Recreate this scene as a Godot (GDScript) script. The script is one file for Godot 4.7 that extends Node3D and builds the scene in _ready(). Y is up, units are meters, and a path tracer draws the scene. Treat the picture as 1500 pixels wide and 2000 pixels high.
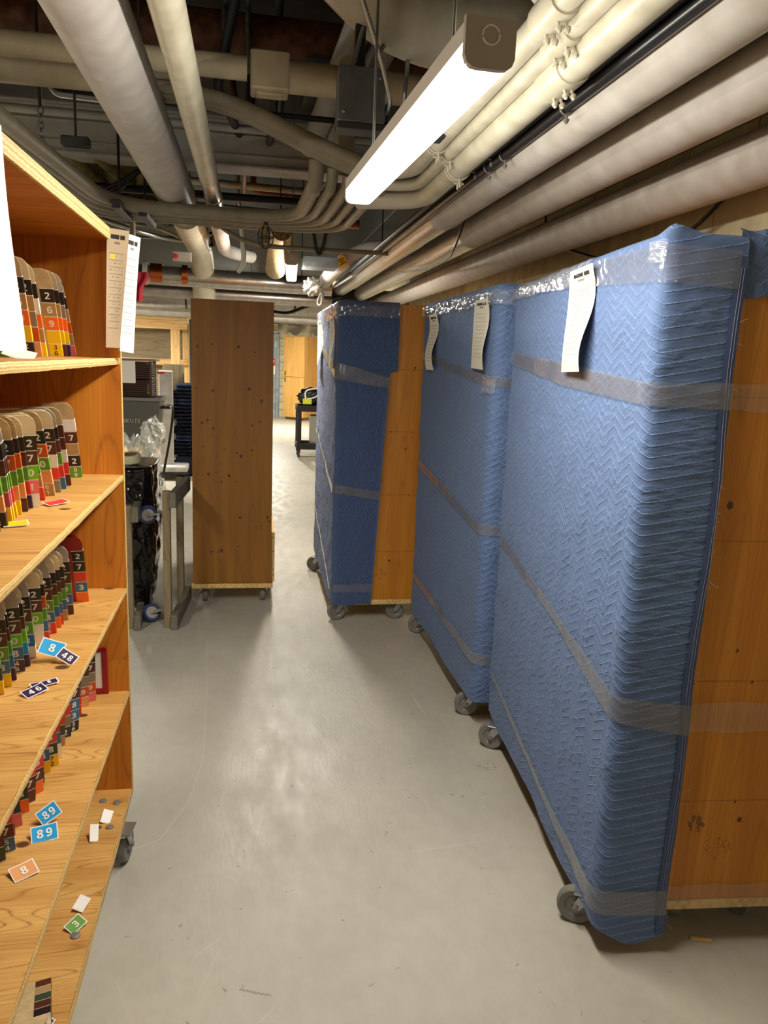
extends Node3D
# A basement storage aisle: blanket-wrapped shelf carts on the right, an open plywood shelf cart of files on the left, pipes under the ceiling.

# ---------------------------------------------------------------- geometry
class Geo:
	var v := PackedVector3Array()
	var n := PackedVector3Array()
	var t := PackedVector2Array()

	func tri(a: Vector3, b: Vector3, c: Vector3, na: Vector3, nb: Vector3, nc: Vector3, ta := Vector2.ZERO, tb := Vector2.ZERO, tc := Vector2.ZERO) -> void:
		if (b - a).cross(c - a).dot(na + nb + nc) > 0.0:
			v.append_array([a, c, b])
			n.append_array([na, nc, nb])
			t.append_array([ta, tc, tb])
		else:
			v.append_array([a, b, c])
			n.append_array([na, nb, nc])
			t.append_array([ta, tb, tc])

	func flat(a: Vector3, b: Vector3, c: Vector3, d: Vector3, nn: Vector3, ta := Vector2.ZERO, tb := Vector2.ZERO, tc := Vector2.ZERO, td := Vector2.ZERO) -> void:
		tri(a, b, c, nn, nn, nn, ta, tb, tc)
		tri(a, c, d, nn, nn, nn, ta, tc, td)

	# a box with chamfered edges; uv in metres, v along the grain axis
	func box(T: Transform3D, size: Vector3, bev := 0.002, grain := 1, off := Vector2.ZERO) -> void:
		var h := size * 0.5
		bev = minf(bev, minf(h.x, minf(h.y, h.z)) * 0.45)
		var ax: Array[Vector3] = [Vector3.RIGHT, Vector3.UP, Vector3.BACK]
		for i in 3:
			var j := (i + 1) % 3
			var k := (i + 2) % 3
			for s in [-1.0, 1.0]:
				var q := []
				var uvs := []
				for e in [[-1, -1], [1, -1], [1, 1], [-1, 1]]:
					var p: Vector3 = ax[i] * s * h[i] + ax[j] * e[0] * (h[j] - bev) + ax[k] * e[1] * (h[k] - bev)
					q.append(T * p)
					var uv := Vector2(p[k], p[j]) if grain == j else Vector2(p[j], p[k])
					uvs.append(uv + off)
				flat(q[0], q[1], q[2], q[3], (T.basis * (ax[i] * s)).normalized(), uvs[0], uvs[1], uvs[2], uvs[3])
		if bev <= 0.0:
			return
		for i in 3:
			var j := (i + 1) % 3
			var k := (i + 2) % 3
			for si in [-1.0, 1.0]:
				for sj in [-1.0, 1.0]:
					var a: Vector3 = ax[i] * si * h[i] + ax[j] * sj * (h[j] - bev)
					var b: Vector3 = ax[i] * si * (h[i] - bev) + ax[j] * sj * h[j]
					var e: Vector3 = ax[k] * (h[k] - bev)
					var o := off + Vector2(a[j], 0)
					flat(T * (a - e), T * (b - e), T * (b + e), T * (a + e), (T.basis * (ax[i] * si + ax[j] * sj)).normalized(), o, o + Vector2(bev, 0), o + Vector2(bev, e[k]), o + Vector2(0, e[k]))
		for sx in [-1.0, 1.0]:
			for sy in [-1.0, 1.0]:
				for sz in [-1.0, 1.0]:
					var s := Vector3(sx, sy, sz)
					var nn := (T.basis * s).normalized()
					tri(T * (s * Vector3(h.x, h.y - bev, h.z - bev)), T * (s * Vector3(h.x - bev, h.y, h.z - bev)), T * (s * Vector3(h.x - bev, h.y - bev, h.z)), nn, nn, nn, off, off, off)

	func bx(c: Vector3, size: Vector3, bev := 0.002, grain := 1, off := Vector2.ZERO) -> void:
		box(Transform3D(Basis(), c), size, bev, grain, off)

	# a bar of square section between two points
	func bar(a: Vector3, b: Vector3, w: float, d: float, bev := 0.002, side := Vector3.RIGHT) -> void:
		var y := (b - a).normalized()
		if absf(y.dot(side)) > 0.95:
			side = Vector3.BACK
		var z := side.cross(y).normalized()
		box(Transform3D(Basis(y.cross(z), y, z), (a + b) * 0.5), Vector3(w, a.distance_to(b), d), bev)

	# a tube along a path; rad may be a number or an array
	func tube(p: Array, rad, seg := 12, caps := true) -> void:
		var rings := []
		var m := p.size()
		var up := Vector3.ZERO
		var run := 0.0
		for i in m:
			var d: Vector3 = (p[mini(i + 1, m - 1)] - p[maxi(i - 1, 0)]).normalized()
			if i == 0:
				up = d.cross(Vector3.UP if absf(d.y) < 0.9 else Vector3.RIGHT).normalized()
			up = (up - d * up.dot(d)).normalized()
			var sd := d.cross(up)
			if i > 0:
				run += p[i].distance_to(p[i - 1])
			var r: float = rad[i] if rad is Array else rad
			var ring := []
			for k in seg + 1:
				var a := TAU * k / seg
				var nn := up * cos(a) + sd * sin(a)
				ring.append([p[i] + nn * r, nn, Vector2(a * r, run)])
			rings.append(ring)
			if caps and (i == 0 or i == m - 1):
				var cn := -d if i == 0 else d
				for k in seg:
					tri(p[i], ring[k][0], ring[k + 1][0], cn, cn, cn)
		for i in m - 1:
			for k in seg:
				var a: Array = rings[i][k]
				var b: Array = rings[i][k + 1]
				var c: Array = rings[i + 1][k + 1]
				var e: Array = rings[i + 1][k]
				tri(a[0], b[0], c[0], a[1], b[1], c[1], a[2], b[2], c[2])
				tri(a[0], c[0], e[0], a[1], c[1], e[1], a[2], c[2], e[2])

	# a turned shape about the local y axis: profile of (radius, height), with sharp corners
	func lathe(T: Transform3D, prof: Array, seg := 24) -> void:
		for i in prof.size() - 1:
			var p: Vector2 = prof[i]
			var q: Vector2 = prof[i + 1]
			var d := (q - p).normalized()
			for k in seg:
				var a := TAU * k / seg
				var b := TAU * (k + 1) / seg
				var ca := Vector3(cos(a), 0, sin(a))
				var cb := Vector3(cos(b), 0, sin(b))
				var na := (T.basis * (ca * d.y - Vector3.UP * d.x)).normalized()
				var nb := (T.basis * (cb * d.y - Vector3.UP * d.x)).normalized()
				var A := T * (ca * p.x + Vector3.UP * p.y)
				var B := T * (cb * p.x + Vector3.UP * p.y)
				var C := T * (cb * q.x + Vector3.UP * q.y)
				var D := T * (ca * q.x + Vector3.UP * q.y)
				if p.x > 0.00001:
					tri(A, B, C, na, nb, nb, Vector2(a, p.y), Vector2(b, p.y), Vector2(b, q.y))
				if q.x > 0.00001:
					tri(A, C, D, na, nb, na, Vector2(a, p.y), Vector2(b, q.y), Vector2(a, q.y))

	# a flat outline in local xy, pushed along local z by depth (centred)
	func prism(T: Transform3D, poly: PackedVector2Array, depth: float, uvs := 1.0) -> void:
		var idx := Geometry2D.triangulate_polygon(poly)
		var h := Vector3(0, 0, depth * 0.5)
		for s in [-1.0, 1.0]:
			var nn: Vector3 = (T.basis * Vector3(0, 0, s)).normalized()
			for i in range(0, idx.size(), 3):
				var a := poly[idx[i]]
				var b := poly[idx[i + 1]]
				var c := poly[idx[i + 2]]
				tri(T * (Vector3(a.x, a.y, 0) + h * s), T * (Vector3(b.x, b.y, 0) + h * s), T * (Vector3(c.x, c.y, 0) + h * s), nn, nn, nn, a * uvs, b * uvs, c * uvs)
		var mid := Vector2.ZERO
		for q in poly:
			mid += q
		var cw := Geometry2D.is_polygon_clockwise(poly)
		for i in poly.size():
			var a := poly[i]
			var b := poly[(i + 1) % poly.size()]
			var e := (b - a).normalized()
			var o := Vector2(-e.y, e.x) if cw else Vector2(e.y, -e.x)
			var nn := (T.basis * Vector3(o.x, o.y, 0)).normalized()
			flat(T * (Vector3(a.x, a.y, 0) - h), T * (Vector3(b.x, b.y, 0) - h), T * (Vector3(b.x, b.y, 0) + h), T * (Vector3(a.x, a.y, 0) + h), nn, a, b, b + Vector2(0, depth), a + Vector2(0, depth))

	# a smooth sheet from rows of points
	func grid(P: Array, UV := [], facing := Vector3.ZERO) -> void:
		var R := P.size()
		var S: int = P[0].size()
		var N := []
		var flip := 1.0
		for i in R:
			var row := PackedVector3Array()
			for j in S:
				var du: Vector3 = P[i][mini(j + 1, S - 1)] - P[i][maxi(j - 1, 0)]
				var dv: Vector3 = P[mini(i + 1, R - 1)][j] - P[maxi(i - 1, 0)][j]
				row.append(du.cross(dv).normalized())
			N.append(row)
		if facing != Vector3.ZERO and N[R / 2][S / 2].dot(facing) < 0.0:
			flip = -1.0
		for i in R - 1:
			for j in S - 1:
				var ua := Vector2(float(j) / (S - 1), float(i) / (R - 1))
				var ub := Vector2(float(j + 1) / (S - 1), float(i) / (R - 1))
				var uc := Vector2(float(j + 1) / (S - 1), float(i + 1) / (R - 1))
				var ud := Vector2(float(j) / (S - 1), float(i + 1) / (R - 1))
				if UV.size():
					ua = UV[i][j]
					ub = UV[i][j + 1]
					uc = UV[i + 1][j + 1]
					ud = UV[i + 1][j]
				tri(P[i][j], P[i][j + 1], P[i + 1][j + 1], N[i][j] * flip, N[i][j + 1] * flip, N[i + 1][j + 1] * flip, ua, ub, uc)
				tri(P[i][j], P[i + 1][j + 1], P[i + 1][j], N[i][j] * flip, N[i + 1][j + 1] * flip, N[i + 1][j] * flip, ua, uc, ud)

	func mesh(into: ArrayMesh = null) -> ArrayMesh:
		var a := []
		a.resize(Mesh.ARRAY_MAX)
		a[Mesh.ARRAY_VERTEX] = v
		a[Mesh.ARRAY_NORMAL] = n
		a[Mesh.ARRAY_TEX_UV] = t
		var m := into if into else ArrayMesh.new()
		m.add_surface_from_arrays(Mesh.PRIMITIVE_TRIANGLES, a)
		return m


# ---------------------------------------------------------------- nodes
var taken := {}
var M := {}
var rng := RandomNumberGenerator.new()
var glyph := {}

func numbered(called: String) -> String:
	var k: int = taken.get(called, 0)
	taken[called] = k + 1
	return called if k == 0 else "%s_%03d" % [called, k]

func tag(o: Node3D, label := "", category := "", group := "", kind := "") -> void:
	if label:
		o.set_meta("label", label)
	if category:
		o.set_meta("category", category)
	if group:
		o.set_meta("group", group)
	if kind:
		o.set_meta("kind", kind)

func thing(called: String, label: String, category: String, at := Vector3.ZERO, turn := 0.0, group := "") -> Node3D:
	var o := Node3D.new()
	o.name = numbered(called)
	add_child(o, true)
	o.position = at
	o.rotation.y = turn
	tag(o, label, category, group)
	return o

func part(called: String, g, m: Material, parent: Node3D, label := "") -> MeshInstance3D:
	var o := MeshInstance3D.new()
	o.name = called
	o.mesh = g.mesh() if g is Geo else g
	if m:
		o.material_override = m
	parent.add_child(o, true)
	if label:
		o.set_meta("label", label)
	return o

func solo(called: String, g, m: Material, label: String, category: String, group := "") -> MeshInstance3D:
	var o := part(numbered(called), g, m, self)
	tag(o, label, category, group)
	return o

func struct(called: String, g, m: Material) -> MeshInstance3D:
	var o := part(called, g, m, self)
	tag(o, "", "", "", "structure")
	return o

func rgb(r: float, g: float, b: float) -> Color:
	return Color(r / 255.0, g / 255.0, b / 255.0)

func V(x: float, y: float, z: float) -> Vector3:
	return Vector3(x, y, z)

# rounds the corners of a path
func bent(p: Array, r: float, k := 8) -> Array:
	var out := [p[0]]
	for i in range(1, p.size() - 1):
		var a: Vector3 = p[i] + (p[i - 1] - p[i]).normalized() * r
		var b: Vector3 = p[i] + (p[i + 1] - p[i]).normalized() * r
		for j in k + 1:
			var f := float(j) / k
			out.append(a.lerp(p[i], f).lerp(p[i].lerp(b, f), f))
	out.append(p[p.size() - 1])
	return out

func smooth_path(p: Array, k := 8) -> Array:
	var c := Curve3D.new()
	for i in p.size():
		var d: Vector3 = (p[mini(i + 1, p.size() - 1)] - p[maxi(i - 1, 0)]) / 6.0
		c.add_point(p[i], -d, d)
	var out := []
	for i in (p.size() - 1) * k + 1:
		out.append(c.sample(mini(i / k, p.size() - 2), float(i) / k - mini(i / k, p.size() - 2)))
	return out

# ---------------------------------------------------------------- textures
func noise(s: int, f: float, oct := 3) -> FastNoiseLite:
	var n := FastNoiseLite.new()
	n.seed = s
	n.noise_type = FastNoiseLite.TYPE_SIMPLEX_SMOOTH
	n.frequency = f
	n.fractal_type = FastNoiseLite.FRACTAL_FBM
	n.fractal_octaves = oct
	return n

func noise_tex(s: int, f: float, a: Color, b: Color, size := 512, oct := 4) -> NoiseTexture2D:
	var t := NoiseTexture2D.new()
	t.width = size
	t.height = size
	t.seamless = true
	t.noise = noise(s, f, oct)
	var g := Gradient.new()
	g.set_color(0, a)
	g.set_color(1, b)
	t.color_ramp = g
	return t

# wood: contour bands of a stretched noise, fine fibres along v, and knots (u, v, size)
func wood_tex(w: int, h: int, s: int, base: Color, light: Color, dark: Color, rings: float, lines: float, knots: Array, across := 2.2, along := 0.8, kasp := 1.24) -> ImageTexture:
	var na := noise(s, 1.0, 2)
	var nb := noise(s + 1, 1.0, 2)
	var nc := noise(s + 2, 1.0, 2)
	var by := PackedByteArray()
	by.resize(w * h * 3)
	var kc := rgb(62, 28, 10)
	for y in h:
		var fy := float(y) / h
		for x in w:
			var fx := float(x) / w
			var r := na.get_noise_2d(fx * across, fy * along) * rings
			var kn := 0.0
			for k in knots:
				var dx: float = (fx - k[0]) / k[2]
				var dy: float = (fy - k[1]) / k[2] * kasp
				var d2 := dx * dx + dy * dy
				if d2 < 40.0:
					r += 1.6 * exp(-d2 * 0.14)
					kn = maxf(kn, 1.0 - smoothstep(0.35, 1.25, d2))
			var f := r - floorf(r)
			var ln := pow(absf(f * 2.0 - 1.0), 7.0)
			var fib := nb.get_noise_2d(fx * 90.0, fy * 3.2)
			var bro := nc.get_noise_2d(fx * 5.0, fy * 1.2)
			var c := base.lerp(light, clampf(0.5 + fib * 0.55 + bro * 0.7, 0.0, 1.0))
			c = c.lerp(dark, clampf(ln * lines * (0.7 + fib), 0.0, 1.0))
			c = c.lerp(kc, kn * 0.85)
			var o := (y * w + x) * 3
			by[o] = int(c.r * 255.0)
			by[o + 1] = int(c.g * 255.0)
			by[o + 2] = int(c.b * 255.0)
	return ImageTexture.create_from_image(Image.create_from_data(w, h, false, Image.FORMAT_RGB8, by))

# pencil lines, screw holes and dirty smudges on a cart's end panel
func marked(t: ImageTexture) -> ImageTexture:
	var im := t.get_image()
	var r := RandomNumberGenerator.new()
	r.seed = 12
	for v in [0.208, 0.413, 0.628, 0.827]:
		var y := int(v * 1024.0)
		for x in 512:
			im.set_pixel(x, y, im.get_pixel(x, y).lerp(rgb(60, 30, 12), 0.55 if r.randf() < 0.8 else 0.2))
		for x in [70, 180, 330, 455]:
			for dy in range(-3, 4):
				for dx in range(-3, 4):
					if dx * dx + dy * dy < 10:
						im.set_pixel(x + dx + r.randi_range(-1, 1), y + dy + 2, rgb(44, 20, 10))
	var n := noise(15, 0.06, 3)
	for y in range(820, 1010):
		for x in range(200, 420):
			var d := n.get_noise_2d(x, y)
			var a: float = exp(-(pow((x - 236) / 26.0, 2.0) + pow((y - 884) / 20.0, 2.0)))
			var b: float = exp(-(pow((x - 300) / 44.0, 2.0) + pow((y - 930) / 22.0, 2.0)))
			if (a > 0.45 and d + a * 0.6 > 0.3) or (b > 0.4 and d > 0.1 and d < 0.22):
				im.set_pixel(x, y, im.get_pixel(x, y).lerp(rgb(70, 38, 16), 0.5))
	return ImageTexture.create_from_image(im)

# plies seen on a cut edge: stripes across v
func edge_tex() -> ImageTexture:
	var w := 256
	var h := 64
	var na := noise(71, 0.05, 3)
	var im := Image.create(w, h, false, Image.FORMAT_RGB8)
	var tone := [rgb(226, 188, 120), rgb(204, 162, 96), rgb(232, 196, 130), rgb(190, 146, 82), rgb(230, 194, 126), rgb(206, 164, 98), rgb(222, 184, 116)]
	for y in h:
		for x in w:
			var k := clampi(int((float(y) + na.get_noise_2d(x, y) * 4.0) / h * 7.0), 0, 6)
			var c: Color = tone[k]
			im.set_pixel(x, y, c.darkened(clampf(0.04 + na.get_noise_2d(x * 3.0, y * 2.0 + 300.0) * 0.3, 0.0, 0.3)))
	return ImageTexture.create_from_image(im)

# quilting relief: zigzag stitch rows with puffs between
# the pale stitching thread of the same rows
func stitch_tex() -> ImageTexture:
	var w := 1024
	var by := PackedByteArray()
	by.resize(w * w)
	for y in w:
		for x in w:
			var u := float(x) / w * 8.0
			var tr := absf((u - floorf(u)) * 2.0 - 1.0)
			var r := float(y) / w * 36.0 + tr * 1.25
			var d := absf(r - floorf(r) - 0.5) * 2.0
			by[y * w + x] = 255 if d > 0.88 and (x % 5) < 4 else 196
	return ImageTexture.create_from_image(Image.create_from_data(w, w, false, Image.FORMAT_L8, by))

func quilt_tex() -> ImageTexture:
	var w := 1024
	var na := noise(5, 0.02, 3)
	var nb := noise(6, 0.12, 2)
	var f := PackedFloat32Array()
	f.resize(w * w)
	for y in w:
		for x in w:
			var u := float(x) / w * 8.0
			var tr := absf((u - floorf(u)) * 2.0 - 1.0)
			var r := float(y) / w * 36.0 + tr * 1.25
			var d := absf(r - floorf(r) - 0.5) * 2.0
			var edge := 1.0 - d
			var puff := sqrt(clampf(edge * 6.0, 0.0, 1.0)) + 0.3 * edge
			var worn := smoothstep(-0.25, 0.3, na.get_noise_2d(x * 0.35, y * 0.35))
			f[y * w + x] = puff * (0.35 + 0.4 * worn) + nb.get_noise_2d(x, y) * 0.06 + na.get_noise_2d(x * 2.0, y * 2.0) * (0.55 - 0.4 * worn)
	return ImageTexture.create_from_image(Image.create_from_data(w, w, false, Image.FORMAT_RF, f.to_byte_array()))

# painted concrete floor over x -1.6 .. 1.7, z -8 .. 0.5
func floor_tex() -> ImageTexture:
	var w := 1024
	var h := 2048
	var na := noise(11, 0.004, 4)
	var nb := noise(12, 0.05, 3)
	var by := PackedByteArray()
	by.resize(w * h * 3)
	var ca := rgb(168, 162, 150)
	var cb := rgb(184, 178, 165)
	for y in h:
		for x in w:
			var k := clampf(0.5 + na.get_noise_2d(x, y * 1.3) * 0.7 + nb.get_noise_2d(x, y) * 0.28, 0.0, 1.0)
			var c := ca.lerp(cb, k)
			var o := (y * w + x) * 3
			by[o] = int(c.r * 255.0)
			by[o + 1] = int(c.g * 255.0)
			by[o + 2] = int(c.b * 255.0)
	var im := Image.create_from_data(w, h, false, Image.FORMAT_RGB8, by)
	# scuffs and scratches where the photograph has them: x, z pairs
	scratch(im, [V(-0.62, 0, -2.1), V(-0.38, 0, -2.33), V(-0.29, 0, -2.38), V(-0.21, 0, -2.61), V(-0.18, 0, -2.9), V(-0.2, 0, -3.5), V(-0.234, 0, -4.22)], rgb(202, 195, 184), 0.5)
	scratch(im, [V(0.12, 0, -4.9), V(0.11, 0, -4.2), V(0.12, 0, -3.3), V(0.14, 0, -2.9)], rgb(200, 190, 172), 0.35)
	scratch(im, [V(0.78, 0, -3.42), V(0.79, 0, -3.3), V(0.8, 0, -3.2)], rgb(224, 218, 206), 0.7)
	scratch(im, [V(0.55, 0, -2.22), V(0.8, 0, -2.25)], rgb(206, 196, 176), 0.4)
	scratch(im, [V(-0.02, 0, -1.72), V(0.03, 0, -1.7), V(0.06, 0, -1.69)], rgb(110, 98, 84), 0.6)
	var r := RandomNumberGenerator.new()
	r.seed = 4
	for i in 150:
		var p := V(r.randf_range(-0.5, 1.2), 0, r.randf_range(-4.6, -1.0))
		scratch(im, [p, p + V(r.randf_range(-0.012, 0.012), 0, r.randf_range(-0.012, 0.012))], rgb(96, 88, 76), r.randf_range(0.15, 0.7))
	for i in 70:
		var p := V(r.randf_range(-0.5, 1.0), 0, r.randf_range(-6.5, -1.2))
		scratch(im, [p, p + V(r.randf_range(-0.08, 0.08), 0, r.randf_range(-0.2, 0.2))], rgb(206, 197, 182), r.randf_range(0.08, 0.3))
	for i in 60:
		var a := r.randf() * TAU
		scratch(im, [V(0.96 + cos(a) * r.randf_range(0.02, 0.05), 0, -2.73 + sin(a) * r.randf_range(0.01, 0.04))], rgb(120, 98, 62), 0.4)
	return ImageTexture.create_from_image(im)

func scratch(im: Image, p: Array, c: Color, a: float) -> void:
	for i in maxi(1, p.size() - 1):
		var q: Vector3 = p[mini(i + 1, p.size() - 1)]
		var k := maxi(2, int(q.distance_to(p[i]) * 400.0))
		for j in k:
			var w: Vector3 = p[i].lerp(q, float(j) / k)
			var x := int((w.x + 1.6) / 3.3 * 1024.0)
			var y := int((w.z + 8.0) / 8.5 * 2048.0)
			if x > 0 and y > 0 and x < 1023 and y < 2047:
				im.set_pixel(x, y, im.get_pixel(x, y).lerp(c, a))

# a printed list: header bars, a ruled table, grey writing
func paper_tex(s: int, paper: Color, yellow := false) -> ImageTexture:
	var im := Image.create(256, 384, false, Image.FORMAT_RGB8)
	im.fill(paper)
	var r := RandomNumberGenerator.new()
	r.seed = s
	im.fill_rect(Rect2i(46, 18, 100, 14), rgb(34, 32, 32))
	im.fill_rect(Rect2i(156, 18, 56, 14), rgb(34, 32, 32))
	im.fill_rect(Rect2i(92, 40, 64, 8), rgb(120, 116, 110))
	for i in 12:
		var y := 76 + i * 22
		im.fill_rect(Rect2i(34, y, 178, 2), rgb(120, 116, 110))
		if i < 11:
			for j in 9:
				if r.randf() < 0.55:
					im.fill_rect(Rect2i(40 + j * 19, y + 9, r.randi_range(4, 13), 3), paper.darkened(r.randf_range(0.25, 0.5)))
	for x in [34, 128, 170, 211]:
		im.fill_rect(Rect2i(x, 76, 2, 244), rgb(150, 146, 140))
	if yellow:
		im.fill_rect(Rect2i(44, 80, 60, 16), rgb(214, 200, 60))
	return ImageTexture.create_from_image(im)

func mat(c: Color, rough := 0.6, metal := 0.0) -> StandardMaterial3D:
	var m := StandardMaterial3D.new()
	m.albedo_color = c
	m.roughness = rough
	m.metallic = metal
	return m

func textured(t: Texture2D, rough: float, scale := Vector3.ONE, c := Color.WHITE) -> StandardMaterial3D:
	var m := mat(c, rough)
	m.albedo_texture = t
	m.uv1_scale = scale
	return m

# paint or coating with faint mottling in its colour
func coat(c: Color, rough: float, mottled: Texture2D, scale := 1.3, metal := 0.0) -> StandardMaterial3D:
	var m := mat(c, rough, metal)
	m.albedo_texture = mottled
	m.uv1_triplanar = true
	m.uv1_world_triplanar = true
	m.uv1_scale = Vector3.ONE * scale
	return m

func film(c: Color, a: float, rough := 0.15) -> StandardMaterial3D:
	var m := mat(Color(c.r, c.g, c.b, a), rough)
	m.transparency = BaseMaterial3D.TRANSPARENCY_ALPHA
	m.cull_mode = BaseMaterial3D.CULL_DISABLED
	return m

func materials() -> void:
	var mot := noise_tex(21, 0.012, rgb(214, 210, 202), rgb(255, 255, 255), 512)
	var grime := noise_tex(22, 0.02, rgb(120, 112, 100), rgb(255, 255, 255), 512, 5)
	var knots_a := [[0.16, 0.83, 0.018], [0.71, 0.62, 0.022], [0.38, 0.35, 0.02], [0.86, 0.18, 0.016], [0.55, 0.92, 0.014]]
	M.shelf = textured(wood_tex(768, 1024, 31, rgb(188, 136, 68), rgb(212, 164, 92), rgb(132, 82, 32), 9.0, 0.75, knots_a, 3.4, 0.7), 0.55, V(1.6, 1.0, 1))
	M.shelf_panel = textured(wood_tex(768, 1024, 37, rgb(178, 102, 22), rgb(202, 126, 34), rgb(130, 66, 10), 5.0, 0.6, [], 2.0, 0.9), 0.5, V(1.8, 0.6, 1))
	var kn := []
	var r := RandomNumberGenerator.new()
	r.seed = 9
	for row in [0.17, 0.315, 0.42, 0.515, 0.605, 0.775, 0.88]:
		for k in r.randi_range(4, 6):
			kn.append([r.randf_range(0.03, 0.97), row + r.randf_range(-0.022, 0.022), r.randf_range(0.007, 0.02)])
	M.board = textured(wood_tex(512, 1024, 41, rgb(130, 82, 16), rgb(150, 98, 22), rgb(100, 56, 8), 3.0, 0.3, kn, 1.6, 0.5, 2.8), 0.5)
	var kn2 := [[0.42, 0.36, 0.017], [0.83, 0.47, 0.011], [0.55, 0.58, 0.008], [0.3, 0.72, 0.01], [0.68, 0.86, 0.013], [0.9, 0.2, 0.012], [0.62, 0.12, 0.01]]
	M.cart_wood = textured(marked(wood_tex(512, 1024, 43, rgb(178, 110, 26), rgb(200, 132, 38), rgb(136, 76, 14), 5.0, 0.45, kn2, 2.4, 0.5, 2.6)), 0.45)
	M.pine = textured(wood_tex(256, 512, 47, rgb(204, 164, 104), rgb(224, 188, 128), rgb(166, 120, 66), 4.0, 0.5, [[0.3, 0.4, 0.04], [0.7, 0.8, 0.03]], 1.5, 0.5), 0.65, V(3, 1, 1))
	M.old_pine = textured(wood_tex(256, 512, 48, rgb(128, 112, 84), rgb(146, 130, 100), rgb(84, 70, 50), 4.0, 0.6, [[0.5, 0.3, 0.03]], 1.5, 0.5), 0.75, V(4, 1, 1))
	M.grey_lumber = textured(wood_tex(256, 512, 49, rgb(104, 100, 86), rgb(126, 120, 104), rgb(64, 60, 50), 5.0, 0.7, [], 1.5, 0.5), 0.8, V(4, 1, 1))
	M.ply_edge = textured(edge_tex(), 0.65)
	M.cabinet = textured(wood_tex(256, 512, 53, rgb(206, 156, 84), rgb(222, 174, 100), rgb(184, 132, 66), 3.0, 0.4, [], 1.5, 0.5), 0.45, V(1.5, 0.6, 1))
	M.floor = textured(floor_tex(), 0.42)
	M.floor.roughness = 1.0
	M.floor.roughness_texture = noise_tex(13, 0.03, rgb(84, 84, 84), rgb(150, 150, 150), 1024, 5)
	M.floor.heightmap_enabled = true
	M.floor.heightmap_texture = noise_tex(14, 0.16, Color.BLACK, Color.WHITE, 1024, 2)
	M.floor.heightmap_scale = 0.05
	var quilt := quilt_tex()
	M.blanket = mat(rgb(110, 137, 187), 0.85)
	M.blanket.albedo_texture = stitch_tex()
	M.blanket.heightmap_enabled = true
	M.blanket.heightmap_texture = quilt
	M.blanket.heightmap_scale = 0.4
	M.blanket.rim_enabled = true
	M.blanket.rim = 0.35
	M.blanket.rim_tint = 0.6
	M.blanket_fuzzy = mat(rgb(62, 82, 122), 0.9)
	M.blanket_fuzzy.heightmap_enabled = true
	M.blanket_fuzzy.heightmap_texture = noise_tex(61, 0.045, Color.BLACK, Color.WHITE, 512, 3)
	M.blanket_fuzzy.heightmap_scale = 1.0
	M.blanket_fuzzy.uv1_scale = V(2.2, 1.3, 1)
	M.blanket_fuzzy.rim_enabled = true
	M.blanket_fuzzy.rim = 1.0
	M.binding = mat(rgb(66, 82, 122), 0.8)
	M.thread = mat(rgb(136, 136, 156), 0.85)
	M.navy = coat(rgb(24, 34, 60), 0.9, mot, 4.0)
	M.indigo = coat(rgb(50, 66, 104), 0.9, mot, 4.0)
	M.tape = film(rgb(150, 142, 130), 0.26, 0.18)
	M.tape_clear = film(rgb(170, 160, 148), 0.14, 0.12)
	M.crinkle = film(rgb(214, 218, 224), 0.14, 0.07)
	M.bag = film(rgb(226, 226, 218), 0.24, 0.14)
	M.white_pipe = coat(rgb(206, 201, 197), 0.6, mot, 1.1)
	M.cream_paint = coat(rgb(206, 201, 182), 0.38, mot, 1.4)
	M.cream_old = coat(rgb(206, 194, 164), 0.5, mot, 1.1)
	M.duct_grey = coat(rgb(168, 164, 156), 0.5, mot, 0.9)
	M.conduit = coat(rgb(150, 142, 122), 0.5, mot, 1.7)
	M.beam = coat(rgb(206, 206, 202), 0.6, mot, 0.7)
	M.yellow_beam = coat(rgb(196, 184, 112), 0.6, grime, 0.9)
	M.black_pipe = coat(rgb(30, 32, 36), 0.3, mot, 2.0)
	M.copper_old = coat(rgb(136, 84, 54), 0.5, grime, 1.4, 0.2)
	M.patina = coat(rgb(120, 136, 126), 0.6, grime, 3.0, 0.3)
	M.copper = mat(rgb(196, 108, 60), 0.3, 1.0)
	M.foil = coat(rgb(206, 202, 196), 0.28, mot, 2.0, 0.9)
	M.foil_worn = coat(rgb(196, 190, 184), 0.34, mot, 2.0, 0.7)
	M.steel = mat(rgb(150, 150, 150), 0.35, 0.9)
	M.zinc = mat(rgb(178, 180, 182), 0.3, 0.85)
	M.dark_steel = mat(rgb(40, 41, 43), 0.5, 0.0)
	M.box_grey = coat(rgb(92, 96, 98), 0.45, mot, 2.0, 0.2)
	M.ceiling = coat(rgb(44, 41, 38), 0.9, grime, 0.6)
	M.wall = coat(rgb(228, 216, 178), 0.7, mot, 0.8)
	M.mortar = coat(rgb(192, 178, 140), 0.85, mot, 0.8)
	M.door = coat(rgb(158, 174, 184), 0.5, mot, 0.6)
	M.fixture = mat(rgb(206, 202, 196), 0.5)
	M.cap = mat(rgb(178, 170, 160), 0.55)
	M.lens = mat(rgb(250, 248, 240), 0.4)
	M.lens.emission_enabled = true
	M.lens.emission = Color(1.0, 0.98, 0.925)
	M.lens.emission_energy_multiplier = 1.7
	M.rubber = mat(rgb(114, 112, 106), 0.6)
	M.rubber_dark = mat(rgb(44, 43, 42), 0.6)
	M.hub = mat(rgb(124, 122, 116), 0.5, 0.3)
	M.plastic_black = mat(rgb(20, 20, 21), 0.42)
	M.wrap_black = mat(rgb(9, 8, 9), 0.16)
	M.tote = mat(rgb(82, 82, 78), 0.5)
	M.tote_rim = mat(rgb(118, 116, 112), 0.5)
	M.crate = mat(rgb(62, 42, 34), 0.5)
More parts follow.
